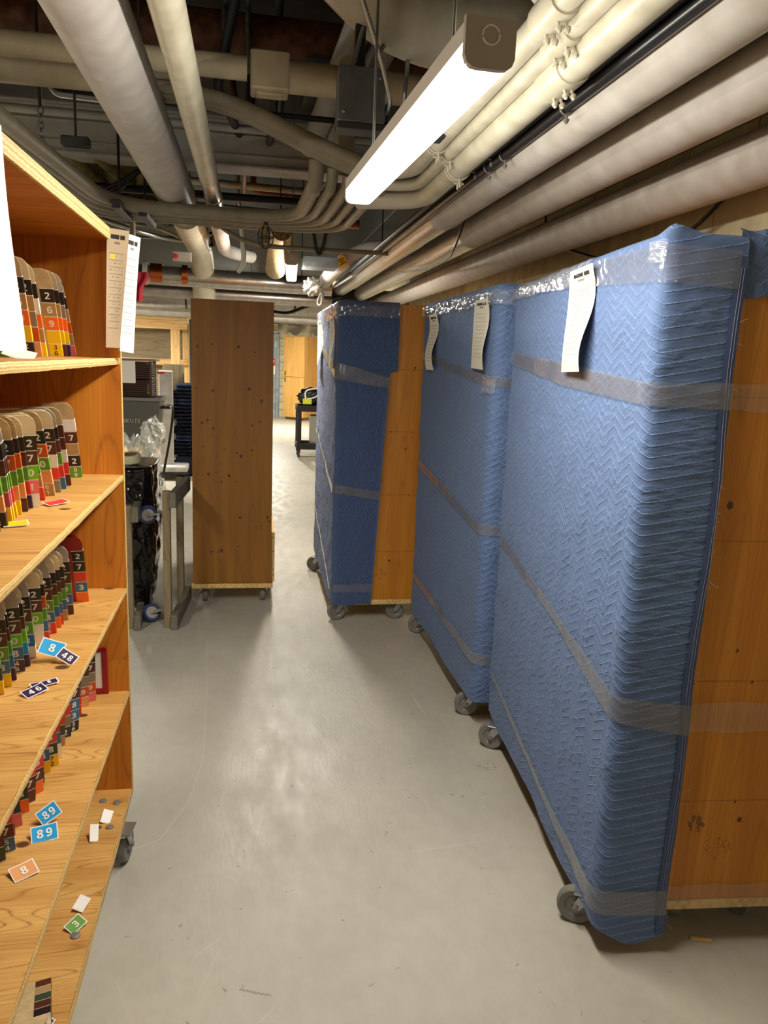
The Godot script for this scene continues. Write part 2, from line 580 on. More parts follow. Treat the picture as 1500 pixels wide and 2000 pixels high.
	M.tape_roll = mat(rgb(206, 200, 164), 0.35)
	M.core = mat(rgb(120, 92, 60), 0.8)
	M.blue_tyre = mat(rgb(40, 52, 92), 0.55)
	M.white_board = coat(rgb(206, 204, 204), 0.6, mot, 1.0)
	M.paper = mat(rgb(238, 234, 226), 0.8)
	M.manila = coat(rgb(214, 186, 140), 0.7, mot, 5.0)
	M.manila_edge = mat(rgb(226, 206, 166), 0.7)
	M.grey_card = coat(rgb(196, 186, 176), 0.7, mot, 5.0)
	M.red_plastic = mat(rgb(150, 18, 24), 0.4)
	M.red = mat(rgb(196, 30, 36), 0.5)
	M.white = mat(rgb(236, 232, 226), 0.6)
	M.list_a = textured(paper_tex(1, rgb(206, 201, 188)), 0.8)
	M.list_b = textured(paper_tex(2, rgb(200, 195, 182)), 0.8)
	M.list_c = textured(paper_tex(3, rgb(234, 228, 216)), 0.8)
	M.list_tan = textured(paper_tex(4, rgb(188, 166, 138), true), 0.8)
	M.brass = mat(rgb(150, 122, 66), 0.4, 0.8)
	M.yellow_foil = coat(rgb(214, 196, 146), 0.4, grime, 3.0, 0.3)
	var ink := {"K": rgb(26, 18, 18), "B": rgb(84, 34, 26), "O": rgb(206, 84, 24), "F": rgb(246, 110, 30), "G": rgb(94, 150, 44), "L": rgb(112, 190, 30), "R": rgb(222, 56, 48), "P": rgb(230, 116, 126), "A": rgb(228, 158, 100), "T": rgb(176, 140, 92), "N": rgb(140, 128, 110), "Y": rgb(240, 196, 20), "S": rgb(46, 108, 158), "C": rgb(22, 158, 220), "V": rgb(48, 22, 70), "D": rgb(24, 52, 74), "M": rgb(178, 70, 104), "W": rgb(236, 230, 222), "E": rgb(48, 70, 48)}
	for k in ink:
		M["ink_" + k] = mat(ink[k], 0.45)

# thin raised lettering
func text_mesh(s: String, height: float, bold := true) -> TextMesh:
	var key := s + str(height)
	if not glyph.has(key):
		var f := SystemFont.new()
		f.font_names = PackedStringArray(["Droid Sans"])
		f.font_weight = 700 if bold else 400
		var t := TextMesh.new()
		t.font = f
		t.text = s
		t.font_size = 24
		t.pixel_size = height / 0.72 / 24.0
		t.depth = 0.0003
		t.curve_step = 1.5
		glyph[key] = t
	return glyph[key]

# ---------------------------------------------------------------- things that repeat
# a swivel caster: its top plate under the base at `at`, the wheel turned by yaw
func caster(parent: Node3D, at: Vector3, yaw: float, dark := false) -> void:
	var root := Node3D.new()
	root.name = "caster"
	parent.add_child(root, true)
	root.position = at
	root.rotation.y = yaw
	var h := at.y
	var g := Geo.new()
	g.bx(V(0, -0.003, 0), V(0.075, 0.006, 0.07), 0.001)
	g.lathe(Transform3D(Basis(), V(0, -0.022, 0)), [Vector2(0, 0), Vector2(0.024, 0), Vector2(0.027, 0.008), Vector2(0.02, 0.018), Vector2(0.0, 0.018)], 14)
	for s in [-1.0, 1.0]:
		var T := Transform3D(Basis(Vector3.UP, PI / 2), V(s * 0.022, 0, 0))
		g.prism(T, PackedVector2Array([Vector2(-0.02, -0.016), Vector2(0.02, -0.016), Vector2(0.036, -h + 0.062), Vector2(0.036, -h + 0.05), Vector2(0.02, -h + 0.048)]), 0.003)
	part("fork", g, M.zinc, root)
	var A := Transform3D(Basis(Vector3.BACK, PI / 2), V(0, 0.0565 - h, -0.027))
	g = Geo.new()
	g.lathe(A, [Vector2(0.034, -0.014), Vector2(0.05, -0.016), Vector2(0.055, -0.011), Vector2(0.0565, 0.0), Vector2(0.055, 0.011), Vector2(0.05, 0.016), Vector2(0.034, 0.014)], 28)
	part("wheel", g, M.rubber_dark if dark else M.rubber, root)
	g = Geo.new()
	g.lathe(A, [Vector2(0, -0.012), Vector2(0.012, -0.016), Vector2(0.014, -0.01), Vector2(0.028, -0.009), Vector2(0.035, -0.014), Vector2(0.035, 0.014), Vector2(0.028, 0.009), Vector2(0.014, 0.01), Vector2(0.012, 0.016), Vector2(0, 0.012)], 24)
	g.lathe(A, [Vector2(0.0055, -0.03), Vector2(0.0055, 0.03)], 8)
	g.lathe(A.translated_local(V(0, 0.024, 0)), [Vector2(0, 0.008), Vector2(0.009, 0.006), Vector2(0.009, 0)], 6)
	g.lathe(A.translated_local(V(0, -0.024, 0)), [Vector2(0.009, 0), Vector2(0.009, -0.006), Vector2(0, -0.008)], 6)
	part("hub", g, M.hub, root)

# a wooden shelf cart: origin at its near aisle corner on the floor, length along -z, depth along +x
func wood_cart(label: String, at: Vector3, turn: float, w: float, l: float, wood: Material, wheels: Array, inset := 1.0, group := "shelf carts along the aisle") -> Node3D:
	var t := thing("shelf_cart", label, "cart", at, turn, group)
	var g := Geo.new()
	g.bx(V(w / 2 + 0.025 * inset, 0.129, -l / 2), V(w + 0.02 - 0.06 * inset, 0.03, l + 0.03 - 0.03 * inset), 0.002, 2)
	part("base_board", g, M.ply_edge, t)
	for z in [-0.01, -l + 0.01]:
		g = Geo.new()
		var q := V(w / 2, 1.026, z)
		g.box(Transform3D(Basis(), q), V(w, 1.762, 0.019), 0.0015)
		for i in g.t.size():
			g.t[i] = Vector2(g.t[i].x / w + 0.5, 0.5 - g.t[i].y / 1.762)
		part("end_panel", g, wood, t)
	g = Geo.new()
	g.bx(V(w - 0.008, 1.026, -l / 2), V(0.014, 1.76, l - 0.04), 0.001, 1)
	part("back_panel", g, M.shelf_panel, t)
	for y in [0.5, 0.85, 1.2, 1.55]:
		g = Geo.new()
		g.bx(V(w / 2 - 0.01, y, -l / 2), V(w - 0.03, 0.019, l - 0.042), 0.001, 0)
		part("shelf_board", g, M.shelf, t)
	g = Geo.new()
	g.bx(V(w / 2 + 0.01 * inset, 1.8975, -l / 2), V(w - 0.02 * inset, 0.019, l - 0.04), 0.0015, 2)
	part("top_board", g, wood, t)
	for c in wheels:
		caster(t, V(c[0], 0.114, c[1]), c[2])
	return t

# cloth and tape draped round a cart: points of a path in local x, z; see surf()
class Drape:
	var P := []      # points
	var N := []      # outward normals
	var S := []      # run along the path
	var top: Callable
	var na: FastNoiseLite
	var amp := 0.006
	var squeeze = null  # how far the start of the path draws in, by height

	func _init(corners: Array, r: float) -> void:
		var pts := [corners[0]]
		for i in range(1, corners.size() - 1):
			var a: Vector2 = corners[i] + (corners[i - 1] - corners[i]).normalized() * r
			var b: Vector2 = corners[i] + (corners[i + 1] - corners[i]).normalized() * r
			for k in 9:
				var f := k / 8.0
				pts.append(a.lerp(corners[i], f).lerp(corners[i].lerp(b, f), f))
		pts.append(corners[corners.size() - 1])
		# even steps
		var run := 0.0
		for i in pts.size():
			if i:
				run += pts[i].distance_to(pts[i - 1])
			P.append(pts[i])
			S.append(run)
		for i in P.size():
			var d: Vector2 = (P[mini(i + 1, P.size() - 1)] - P[maxi(i - 1, 0)]).normalized()
			N.append(Vector2(d.y, -d.x))

	func length() -> float:
		return S[S.size() - 1]

	func at(s: float) -> Array:
		s = clampf(s, 0.0, length())
		var i := 0
		while i < S.size() - 2 and S[i + 1] < s:
			i += 1
		var f: float = (s - S[i]) / maxf(S[i + 1] - S[i], 1e-6)
		return [P[i].lerp(P[i + 1], f), N[i].lerp(N[i + 1], f).normalized()]

	func surf(s: float, y: float, off: float, over := 0.0) -> Vector3:
		if squeeze != null:
			s = squeeze.call(s, y)
		var q := at(s)
		var d := (na.get_noise_2d(s * 100.0, y * 100.0) * 0.5 + 0.5) * amp + off
		var tp: float = top.call(s)
		var r := 0.025
		var inset := 0.0
		if y > tp - r:
			var a := clampf((y - tp + r) / r, 0.0, 1.0) * PI / 2
			inset = r * (1.0 - cos(a)) + over
			y = tp - r + r * sin(a)
			d *= cos(a)
		var p: Vector2 = q[0] + q[1] * (d - inset)
		return Vector3(p.x, y + (off if over > 0.0 else 0.0), p.y)

func cloth(d: Drape, hem: Callable, step: float, stretch = null) -> Geo:
	var g := Geo.new()
	var cols := int(d.length() / step)
	var rows := int(1.75 / step)
	var P := []
	var UV := []
	for i in rows + 7:
		var row := []
		var uv := []
		for j in cols + 1:
			var s := d.length() * j / cols
			var lo: float = hem.call(s)
			var tp: float = d.top.call(s)
			var y := lerpf(lo, tp - 0.025, minf(float(i) / rows, 1.0))
			var over := 0.0
			if i > rows:
				y = tp - 0.025 + 0.025 * minf(i - rows, 3) / 3.0
				over = maxf(i - rows - 3, 0) * 0.012
			row.append(d.surf(s, y, 0.0, over))
			var u := s
			if stretch != null:
				u = stretch.call(s)
			uv.append(Vector2(u, -y - over))
		P.append(row)
		UV.append(uv)
	g.grid(P, UV)
	return g

# a band of tape: [s, low y, high y] along the drape
func band(d: Drape, line: Array, off: float, ruffle := 0.0, seed_ := 1, step := 0.02, rows := 3) -> Geo:
	var g := Geo.new()
	var P := []
	var n := noise(seed_, 0.9, 3)
	for i in rows + 1:
		var row := []
		for k in line.size() - 1:
			var a: Array = line[k]
			var b: Array = line[k + 1]
			var m := maxi(1, int((b[0] - a[0]) / step))
			for j in m + (1 if k == line.size() - 2 else 0):
				var f := float(j) / m
				var s := lerpf(a[0], b[0], f)
				var y := lerpf(lerpf(a[1], b[1], f), lerpf(a[2], b[2], f), float(i) / rows)
				var w := ruffle * n.get_noise_2d(s * (9.0 if rows > 8 else 30.0), y * (70.0 if rows > 8 else 22.0) + s * 4.0)
				row.append(d.surf(s, y + w * 0.6, off + absf(w)))
		P.append(row)
	g.grid(P)
	return g

# a hanging sheet of paper: top edge a-b, height h, blown out by curl along its normal
func sheet(a: Vector3, b: Vector3, h: float, curl: Callable, k := 14) -> Geo:
	var g := Geo.new()
	var P := []
	var UV := []
	var nn := (b - a).cross(Vector3.DOWN).normalized()
	for i in k + 1:
		var row := []
		var uv := []
		for j in 7:
			var f := float(i) / k
			var u := j / 6.0
			row.append(a.lerp(b, u) + Vector3.DOWN * h * f + nn * float(curl.call(u, f)))
			uv.append(Vector2(u, f))
		P.append(row)
		UV.append(uv)
	g.grid(P, UV)
	return g

# a file folder standing on a shelf, its coloured edge towards the aisle; code like "2K 7B 0G 1R 82S"
const FOLDER_H := 0.241
func folder(at: Vector3, lean: float, roll: float, yaw: float, code: String, cover: Material, label: String, group: String, thick := 0.005, tall := 1.0) -> void:
	var t := thing("file_folder", label, "folder", at, 0.0, group)
	t.rotation = V(lean, yaw, roll)
	var H := FOLDER_H * tall
	var poly := PackedVector2Array([Vector2(0, 0), Vector2(0, H - 0.022), Vector2(-0.004, H - 0.01), Vector2(-0.012, H - 0.002), Vector2(-0.02, H), Vector2(-0.075, H), Vector2(-0.085, H - 0.012), Vector2(-0.3, H - 0.012), Vector2(-0.3, 0)])
	for s in [1.0, -1.0]:
		var g := Geo.new()
		g.prism(Transform3D(Basis(), V(0 if s > 0 else -0.004, 0, s * thick * 0.5)), poly, 0.0012)
		part("cover", g, cover, t)
	var g := Geo.new()
	g.bx(V(-0.152, H * 0.46, 0), V(0.29, H * 0.86, maxf(thick - 0.0022, 0.0008)), 0.0)
	part("papers", g, M.manila_edge, t)
	var list := code.split(" ", false)
	var n := list.size()
	var pitch := (H - 0.05) / maxf(n, 5)
	var y := H - 0.05
	g = Geo.new()
	g.bx(V(-0.0158, (H - 0.05) / 2, 0.0), V(0.0322, H - 0.05, thick + 0.0018), 0.0)
	if n >= 4:
		part("label_strip", g, M.white, t)
	for c in list:
		var ink := c.substr(c.length() - 1)
		var num := c.substr(0, c.length() - 1)
		y -= pitch
		if ink == "_":
			continue
		g = Geo.new()
		g.bx(V(-0.0155, y + pitch / 2, 0.0), V(0.0322, pitch - 0.0026, thick + 0.0026), 0.0)
		var st := part("sticker", g, M["ink_" + ink], t)
		var pale: bool = ink in ["Y"]
		if num.length() == 1 and num != "_":
			var d := part("digit", text_mesh(num, 0.0185), M.ink_K if pale else M.white, st)
			d.position = V(-0.0155, y + pitch / 2, thick / 2 + 0.0014)
		elif num.length() == 2:
			for k in 2:
				var d := part("digit", text_mesh(num[k], 0.0125), M.ink_K if pale else M.white, st)
				d.position = V(-0.0155, y + pitch / 2 + (0.0085 - 0.017 * k), thick / 2 + 0.0014)

# a loose sticker tag, white rimmed and slightly curled
func loose_sticker(at: Vector3, rot: Vector3, size: Vector2, ink: String, num: String, label: String) -> void:
	var t := thing("loose_sticker", label, "sticker", at, 0.0, "loose filing stickers")
	t.rotation = rot
	for layer in 2:
		var g := Geo.new()
		var P := []
		var sz: Vector2 = size - Vector2.ONE * 0.005 * layer
		for i in 5:
			var row := []
			for j in 7:
				var x: float = (j / 6.0 - 0.5) * sz.x
				var y: float = (i / 4.0 - 0.5) * sz.y
				row.append(V(x, y, 0.0006 * layer + 1.6 * x * x + 0.9 * y * y))
			P.append(row)
		g.grid(P, [], Vector3.BACK)
		part("backing" if layer == 0 else "colour_patch", g, M.white if layer == 0 else M["ink_" + ink], t)
	for k in num.length():
		var d := part("digit", text_mesh(num[k], minf(size.y, size.x) * 0.5), M.white, t)
		d.position = V((k - (num.length() - 1) / 2.0) * size.x * 0.34, 0, 0.0016)

func strip_light(label: String, at: Vector3, turn: float, l: float, power: float) -> void:
	var t := thing("strip_light", label, "light", at, turn, "strip lights over the aisle")
	var w := 0.042
	var body := PackedVector2Array([Vector2(-w + 0.004, 0.076), Vector2(w - 0.004, 0.076), Vector2(w, 0.07), Vector2(w, 0.04), Vector2(-w, 0.04), Vector2(-w, 0.07)])
	var g := Geo.new()
	g.prism(Transform3D(), body, l)
	part("housing", g, M.fixture, t)
	var lens := PackedVector2Array([Vector2(w, 0.04), Vector2(w, 0.016), Vector2(w - 0.004, 0.006), Vector2(w - 0.012, 0.001), Vector2(w - 0.022, 0), Vector2(-w + 0.022, 0), Vector2(-w + 0.012, 0.001), Vector2(-w + 0.004, 0.006), Vector2(-w, 0.016), Vector2(-w, 0.04)])
	g = Geo.new()
	g.prism(Transform3D(), lens, l - 0.004)
	part("lens", g, M.lens, t)
	var cap := PackedVector2Array()
	for q in [Vector2(w, 0.077), Vector2(w, 0.018), Vector2(w - 0.004, 0.007), Vector2(w - 0.012, 0.001), Vector2(w - 0.022, -0.0006), Vector2(-w + 0.022, -0.0006), Vector2(-w + 0.012, 0.001), Vector2(-w + 0.004, 0.007), Vector2(-w, 0.018), Vector2(-w, 0.077)]:
		cap.append(q * Vector2(1.03, 1.0))
	for s in [-1.0, 1.0]:
		g = Geo.new()
		g.prism(Transform3D(Basis(), V(0, 0, s * l / 2)), cap, 0.012)
		var e := part("end_cap", g, M.cap, t)
		if s > 0.0:
			g = Geo.new()
			for half in 2:
				var arc := []
				for k in 13:
					var a := PI * half + 0.35 + (PI - 0.22) * k / 12.0
					arc.append(V(cos(a) * 0.0145, 0.05 + sin(a) * 0.0145, l / 2 + 0.0065))
				g.tube(arc, 0.0015, 6)
			part("ring_emblem", g, M.white, e)
	for z in [-l * 0.32, l * 0.32]:
		g = Geo.new()
		g.tube([V(0, 0.07, z), V(0, 3.3 - at.y, z)], 0.004, 8)
		part("hanger_rod", g, M.zinc, t)
	# the light of its three glowing faces
	for k in 3:
		var a := AreaLight3D.new()
		a.name = "strip_glow"
		a.area_size = Vector2(0.07 if k == 0 else 0.03, l - 0.02)
		a.area_range = 12.0
		a.area_attenuation = 2.0
		a.light_energy = power * [0.66, 0.11, 0.19][k]
		a.light_color = Color(1.0, 0.98, 0.925)
		a.shadow_enabled = true
		var b := Basis(Vector3.BACK, [0.0, PI * 0.47, -PI * 0.47][k]) * Basis(Vector3.RIGHT, -PI / 2)
		a.transform = Transform3D(b, [V(0, -0.003, 0), V(w + 0.003, 0.024, 0), V(-w - 0.003, 0.024, 0)][k])
		t.add_child(a, true)

# a pipe as one thing: run, and rods that hang it from the ceiling
func pipe(called: String, label: String, p: Array, r, m: Material, group := "", rods := [], seg := 20, category := "pipe") -> MeshInstance3D:
	var g := Geo.new()
	g.tube(p, r, seg)
	var o := solo(called, g, m, label, category, group)
	for q in rods:
		g = Geo.new()
		g.tube([q, V(q.x, 3.31, q.z)], 0.005, 6)
		part("hanger_rod", g, M.dark_steel, o)
	return o

func sleeve(parent: Node3D, a: Vector3, b: Vector3, r: float, m: Material, called := "sleeve") -> MeshInstance3D:
	var g := Geo.new()
	var d := (b - a).normalized()
	g.tube([a, a + d * 0.004, b - d * 0.004, b], [r * 0.94, r, r, r * 0.94], 20)
	return part(called, g, m, parent)

func bolt(g: Geo, at: Vector3, dir: Vector3, l: float) -> void:
	g.tube([at, at + dir * l], 0.0035, 6)
	g.tube([at + dir * (l - 0.006), at + dir * l], 0.0075, 6)
	g.tube([at + dir * l, at + dir * (l + 0.004), at + dir * (l + 0.006)], [0.005, 0.005, 0.002], 6)

func _ready() -> void:
	# camera: held at eye height, looking a little down and to the right of the aisle
	var cam := Camera3D.new()
	cam.name = "camera"
	cam.transform = Transform3D(Basis(V(0.98511688, 0.03921665, 0.16735231), V(-0.00511085, 0.97987728, -0.19953544), V(-0.17180983, 0.19571042, 0.96549408)).orthonormalized(), V(0, 1.6, 0))
	cam.fov = rad_to_deg(2.0 * atan(1000.0 / 1500.0))
	cam.near = 0.05
	cam.far = 60.0
	add_child(cam)
	cam.current = true
	var we := WorldEnvironment.new()
	we.name = "world"
	var env := Environment.new()
	env.background_mode = Environment.BG_COLOR
	env.background_color = Color.BLACK
	env.tonemap_mode = Environment.TONE_MAPPER_LINEAR
	env.tonemap_exposure = 1.0
	env.sdfgi_enabled = true
	env.ssao_enabled = true
	env.ssil_enabled = true
	we.environment = env
	add_child(we)
	rng.seed = 77
	materials()
	strip_light("nearest bright strip light over the aisle, ring on its grey end cap", V(0.355, 2.07, -1.93), 0.042, 1.2, 5.4)
	strip_light("second strip light, small and bright, beyond the conduit bends above the middle carts", V(0.3, 2.2, -6.1), -0.05, 1.22, 8.0)
	strip_light("strip light hidden behind the crossing pipes over the black utility cart", V(0.45, 2.4, -10.2), 0.0, 1.22, 7.0)
	strip_light("strip light near the back wall door, behind the crossing pipes", V(0.3, 2.5, -16.8), 0.0, 1.22, 34.0)
	strip_light("strip light over the lumber storage bay on the left", V(-2.5, 2.02, -10.3), 0.0, 1.22, 24.0)
	strip_light("strip light farther back along the aisle, behind the place we look from", V(0.4, 2.3, 2.6), 0.0, 1.22, 2.8)
	strip_light("strip light of the next aisle, behind the open file cart", V(-1.75, 2.1, -1.6), 0.0, 1.22, 10.0)
	room()
	left_shelf()
	right_carts()
	middle_carts()
	folders()
	right_pipes()
	cross_pipes()
	clutter()
	far_pipes()
	far_left()
	far_back()


func room() -> void:
	var g := Geo.new()
	g.flat(V(-1.6, 0, -8), V(1.7, 0, -8), V(1.7, 0, 0.5), V(-1.6, 0, 0.5), Vector3.UP, Vector2(0, 0), Vector2(1, 0), Vector2(1, 1), Vector2(0, 1))
	g.flat(V(-4.9, 0, -8), V(-1.6, 0, -8), V(-1.6, 0, 0.5), V(-4.9, 0, 0.5), Vector3.UP, Vector2(-1, 0), Vector2(0, 0), Vector2(0, 1), Vector2(-1, 1))
	for k in 2:
		var z0 := -8.0 - 8.5 * k
		for i in 2:
			var x0 := -1.6 - 3.3 * i
			g.flat(V(x0, 0, z0 - 8.5), V(x0 + 3.3, 0, z0 - 8.5), V(x0 + 3.3, 0, z0), V(x0, 0, z0), Vector3.UP, Vector2(0, 0), Vector2(1, 0), Vector2(1, 1), Vector2(0, 1))
	g.flat(V(-4.9, 0, 0.5), V(1.7, 0, 0.5), V(1.7, 0, 4.0), V(-4.9, 0, 4.0), Vector3.UP, Vector2(-1, 0), Vector2(1, 0), Vector2(1, 0.4), Vector2(-1, 0.4))
	g.bx(V(-1.6, -0.1, -10.5), V(6.6, 0.19, 29), 0.0)
	struct("floor", g, M.floor)
	g = Geo.new()
	g.bx(V(-1.6, 3.4, -10.5), V(6.6, 0.2, 29), 0.0)
	struct("ceiling", g, M.ceiling)
	# right wall: painted blocks where they can be told apart, plain beyond
	var wall := struct("wall_right", null, null)
	g = Geo.new()
	g.bx(V(1.8, 1.65, -10.5), V(0.2, 3.4, 29), 0.0)
	g.bx(V(1.7, 1.65, -2.5), V(0.21, 3.3, 11.0), 0.0)
	wall.mesh = g.mesh()
	wall.material_override = M.mortar
	var blk := Geo.new()
	blk.bx(Vector3.ZERO, V(0.012, 0.194, 0.394), 0.003)
	var bm := blk.mesh()
	for r in 15:
		for c in 14:
			var o := part("block", bm, M.wall, wall)
			o.position = V(1.592, 0.1 + r * 0.2, -0.4 - c * 0.4 - (0.2 if r % 2 else 0.0))
	g = Geo.new()
	g.bx(V(1.697, 1.65, -14.2), V(0.01, 3.3, 12.2), 0.0)
	part("painted_face", g, M.wall, wall)
	g = Geo.new()
	g.bx(V(-4.95, 1.65, -10.5), V(0.2, 3.4, 29), 0.0)
	struct("wall_left", g, M.wall)
	g = Geo.new()
	g.bx(V(-1.6, 1.65, 4.0), V(6.6, 3.4, 0.2), 0.0)
	struct("wall_front", g, M.wall)
	# back wall with blocks and a door
	wall = struct("wall_back", null, null)
	g = Geo.new()
	g.bx(V(-1.6, 1.65, -20.4), V(6.6, 3.4, 0.2), 0.0)
	wall.mesh = g.mesh()
	wall.material_override = M.mortar
	blk = Geo.new()
	blk.bx(Vector3.ZERO, V(0.392, 0.192, 0.03), 0.004)
	bm = blk.mesh()
	for r in 11:
		for c in 4:
			var o := part("block", bm, M.wall, wall)
			o.position = V(0.92 + c * 0.4 - (0.2 if r % 2 and c > 0 else 0.0), 0.1 + r * 0.2, -20.29)
	g = Geo.new()
	g.bx(V(-2.55, 1.5, -20.29), V(4.6, 3.0, 0.02), 0.0)
	part("painted_face", g, M.wall, wall)
	var d := struct("door_1", null, null)
	g = Geo.new()
	g.bx(V(0.22, 1.05, -20.26), V(0.84, 2.1, 0.05), 0.004)
	d.mesh = g.mesh()
	d.material_override = M.door
	g = Geo.new()
	for s in [-1.0, 1.0]:
		g.bx(V(0.22 + s * 0.46, 1.07, -20.25), V(0.08, 2.14, 0.1), 0.006)
	g.bx(V(0.22, 2.15, -20.25), V(1.0, 0.08, 0.1), 0.006)
	part("door_frame", g, M.door, d)
	for y in [0.3, 1.05, 1.85]:
		g = Geo.new()
		g.bx(V(0.63, y, -20.22), V(0.025, 0.16, 0.03), 0.004)
		part("hinge", g, M.steel, d)
	g = Geo.new()
	g.bx(V(0.53, 1.4, -20.232), V(0.17, 0.17, 0.006), 0.001)
	var sg := solo("door_sign", g, M.red, "small red square sign with a white mark on the blue-grey door", "sign")
	g = Geo.new()
	g.prism(Transform3D(Basis(), V(0.53, 1.4, -20.228)), PackedVector2Array([Vector2(-0.05, 0.05), Vector2(0.06, 0.06), Vector2(0.05, -0.02), Vector2(0.01, -0.06), Vector2(0.0, 0.01)]), 0.003)
	part("white_mark", g, M.white, sg)
	g = Geo.new()
	g.bx(V(0.54, 1.2, -20.232), V(0.15, 0.22, 0.003), 0.0005)
	solo("door_notice", g, M.paper, "white paper notice under the red sign on the door", "paper")


func left_shelf() -> void:
	var x1 := -0.38
	var x0 := -0.88
	var zf := -2.43
	var zn := -0.55
	var zc := (zf + zn) / 2
	var len := zn - zf
	var t := thing("shelf_cart", "open plywood shelf cart of colour-coded files on the left, six decks high", "cart", V(0, 0, 0), 0.0, "shelf carts along the aisle")
	var ys := [0.173, 0.519, 0.864, 1.223, 1.571]
	for i in ys.size():
		var y: float = ys[i]
		var am := Geo.new()
		var off := Vector2(0.37 * i, 0.21 * i)
		am.bx(V((x0 + x1) / 2 - 0.001, y - 0.009, zc), V(x1 - x0 - 0.004, 0.018, len - 0.038), 0.0, 0, off)
		var o := part("shelf_board", am, M.shelf, t)
		# the raw ply edge towards the aisle
		var e := Geo.new()
		var nn := noise(80 + i, 3.0, 3)
		var rows := []
		var uvs := []
		for r in 5:
			var row := []
			var uv := []
			for k in 61:
				var z := zf + 0.019 + (len - 0.038) * k / 60.0
				var f := r / 4.0
				var yy := y - 0.0185 + 0.0188 * f
				var bulge := 0.0022 if r > 0 and r < 4 else 0.0
				row.append(V(x1 - 0.0022 + bulge + nn.get_noise_2d(z * 20.0, f) * 0.0012, yy + nn.get_noise_2d(z * 14.0, 9.0) * 0.0015, z))
				uv.append(Vector2(z * 3.0, f))
			rows.append(row)
			uvs.append(uv)
		e.grid(rows, uvs, Vector3.RIGHT)
		part("ply_edge", e, M.ply_edge, o, "pale rough ply edge")
	# bolt heads that hold the casters
	var b := t.get_child(0) as Node3D
	for q in [[-0.415, -2.33], [-0.415, -2.2], [-0.46, -2.345], [-0.455, -2.19], [-0.42, -1.75]]:
		var g := Geo.new()
		g.lathe(Transform3D(Basis(), V(q[0], 0.1735, q[1])), [Vector2(0.0125, 0), Vector2(0.0118, 0.0022), Vector2(0.007, 0.0038), Vector2(0, 0.0042)], 14)
		part("bolt_head", g, M.hub, b)
	for z in [zf + 0.0095, zn - 0.0095]:
		var g := Geo.new()
		g.bx(V((x0 + x1) / 2, 1.025, z), V(x1 - x0, 1.75, 0.018), 0.001, 1, Vector2(0.3, 0.4))
		var o := part("end_panel", g, M.shelf_panel, t)
		g = Geo.new()
		g.bx(V(x1 + 0.0005, 1.025, z), V(0.002, 1.748, 0.0182), 0.0005, 1, Vector2(0.0, 0.0))
		for i in g.t.size():
			g.t[i] = Vector2(g.v[i].y * 3.0, 0.5 + (g.v[i].z - z) / 0.02)
		part("ply_edge", g, M.ply_edge, o, "pale rough ply edge")
	var g := Geo.new()
	g.bx(V(x0 - 0.005, 1.025, zc), V(0.012, 1.75, len), 0.001, 2, Vector2(0.1, 0.2))
	part("back_panel", g, M.shelf_panel, t)
	g = Geo.new()
	g.bx(V((x0 + x1) / 2, 1.906, zc), V(x1 - x0 + 0.006, 0.014, len), 0.001, 0, Vector2(0.6, 0.9))
	var tp := part("top_board", g, M.shelf_panel, t)
	g = Geo.new()
	g.bx(V(x1 + 0.004, 1.8985, zc), V(0.008, 0.031, len), 0.001, 2)
	for i in g.t.size():
		g.t[i] = Vector2(g.v[i].z * 3.0, 0.5 + (g.v[i].y - 1.8985) / 0.034)
	part("ply_edge", g, M.ply_edge, tp, "pale rough ply edge")
	g = Geo.new()
	g.bx(V((x0 + x1) / 2, 0.142, zc), V(x1 - x0 - 0.01, 0.026, len), 0.001, 2)
	part("base_board", g, M.ply_edge, t)
	for q in [[-0.392, -2.26, -0.12], [-0.8, -2.25, 1.7], [-0.43, -0.75, 1.2], [-0.8, -0.75, 1.6]]:
		caster(t, V(q[0], 0.128, q[1]), q[2])
	# the lists taped on the far end
	hung("tally_sheet", V(-0.378, 1.912, -2.24), V(-0.322, 1.908, -2.25), V(-0.389, 1.6, -2.235), V(-0.354, 1.6, -2.24), 0.006, M.list_tan, "tan list with one yellow mark sticking out from the open file cart's front edge")
	hung("tally_sheet", V(-0.337, 1.908, -2.29), V(-0.309, 1.908, -2.37), V(-0.361, 1.592, -2.29), V(-0.336, 1.586, -2.37), 0.004, M.list_a, "white ruled list overlapping the tan list on the open file cart")
	hung("tally_sheet", V(-0.371, 1.92, -1.13), V(-0.371, 1.92, -1.325), V(-0.366, 1.59, -1.14), V(-0.36, 1.588, -1.36), 0.006, M.paper, "bright white sheet hanging at the near end of the topmost files")


# a hanging sheet between four corners: top a, b, bottom c, d, bowed by `bow`
func hung(called: String, a: Vector3, b: Vector3, c: Vector3, d: Vector3, bow: float, m: Material, label: String) -> void:
	var P := []
	var UV := []
	var nn := (b - a).cross(Vector3.DOWN).normalized()
	for i in 13:
		var row := []
		var uv := []
		for j in 7:
			var f := i / 12.0
			var u := j / 6.0
			row.append(a.lerp(b, u).lerp(c.lerp(d, u), f) + nn * bow * sin(f * PI) * sin(u * 2.0 + f))
			uv.append(Vector2(u, f))
		P.append(row)
		UV.append(uv)
	var g := Geo.new()
	g.grid(P, UV)
	solo(called, g, m, label, "paper")


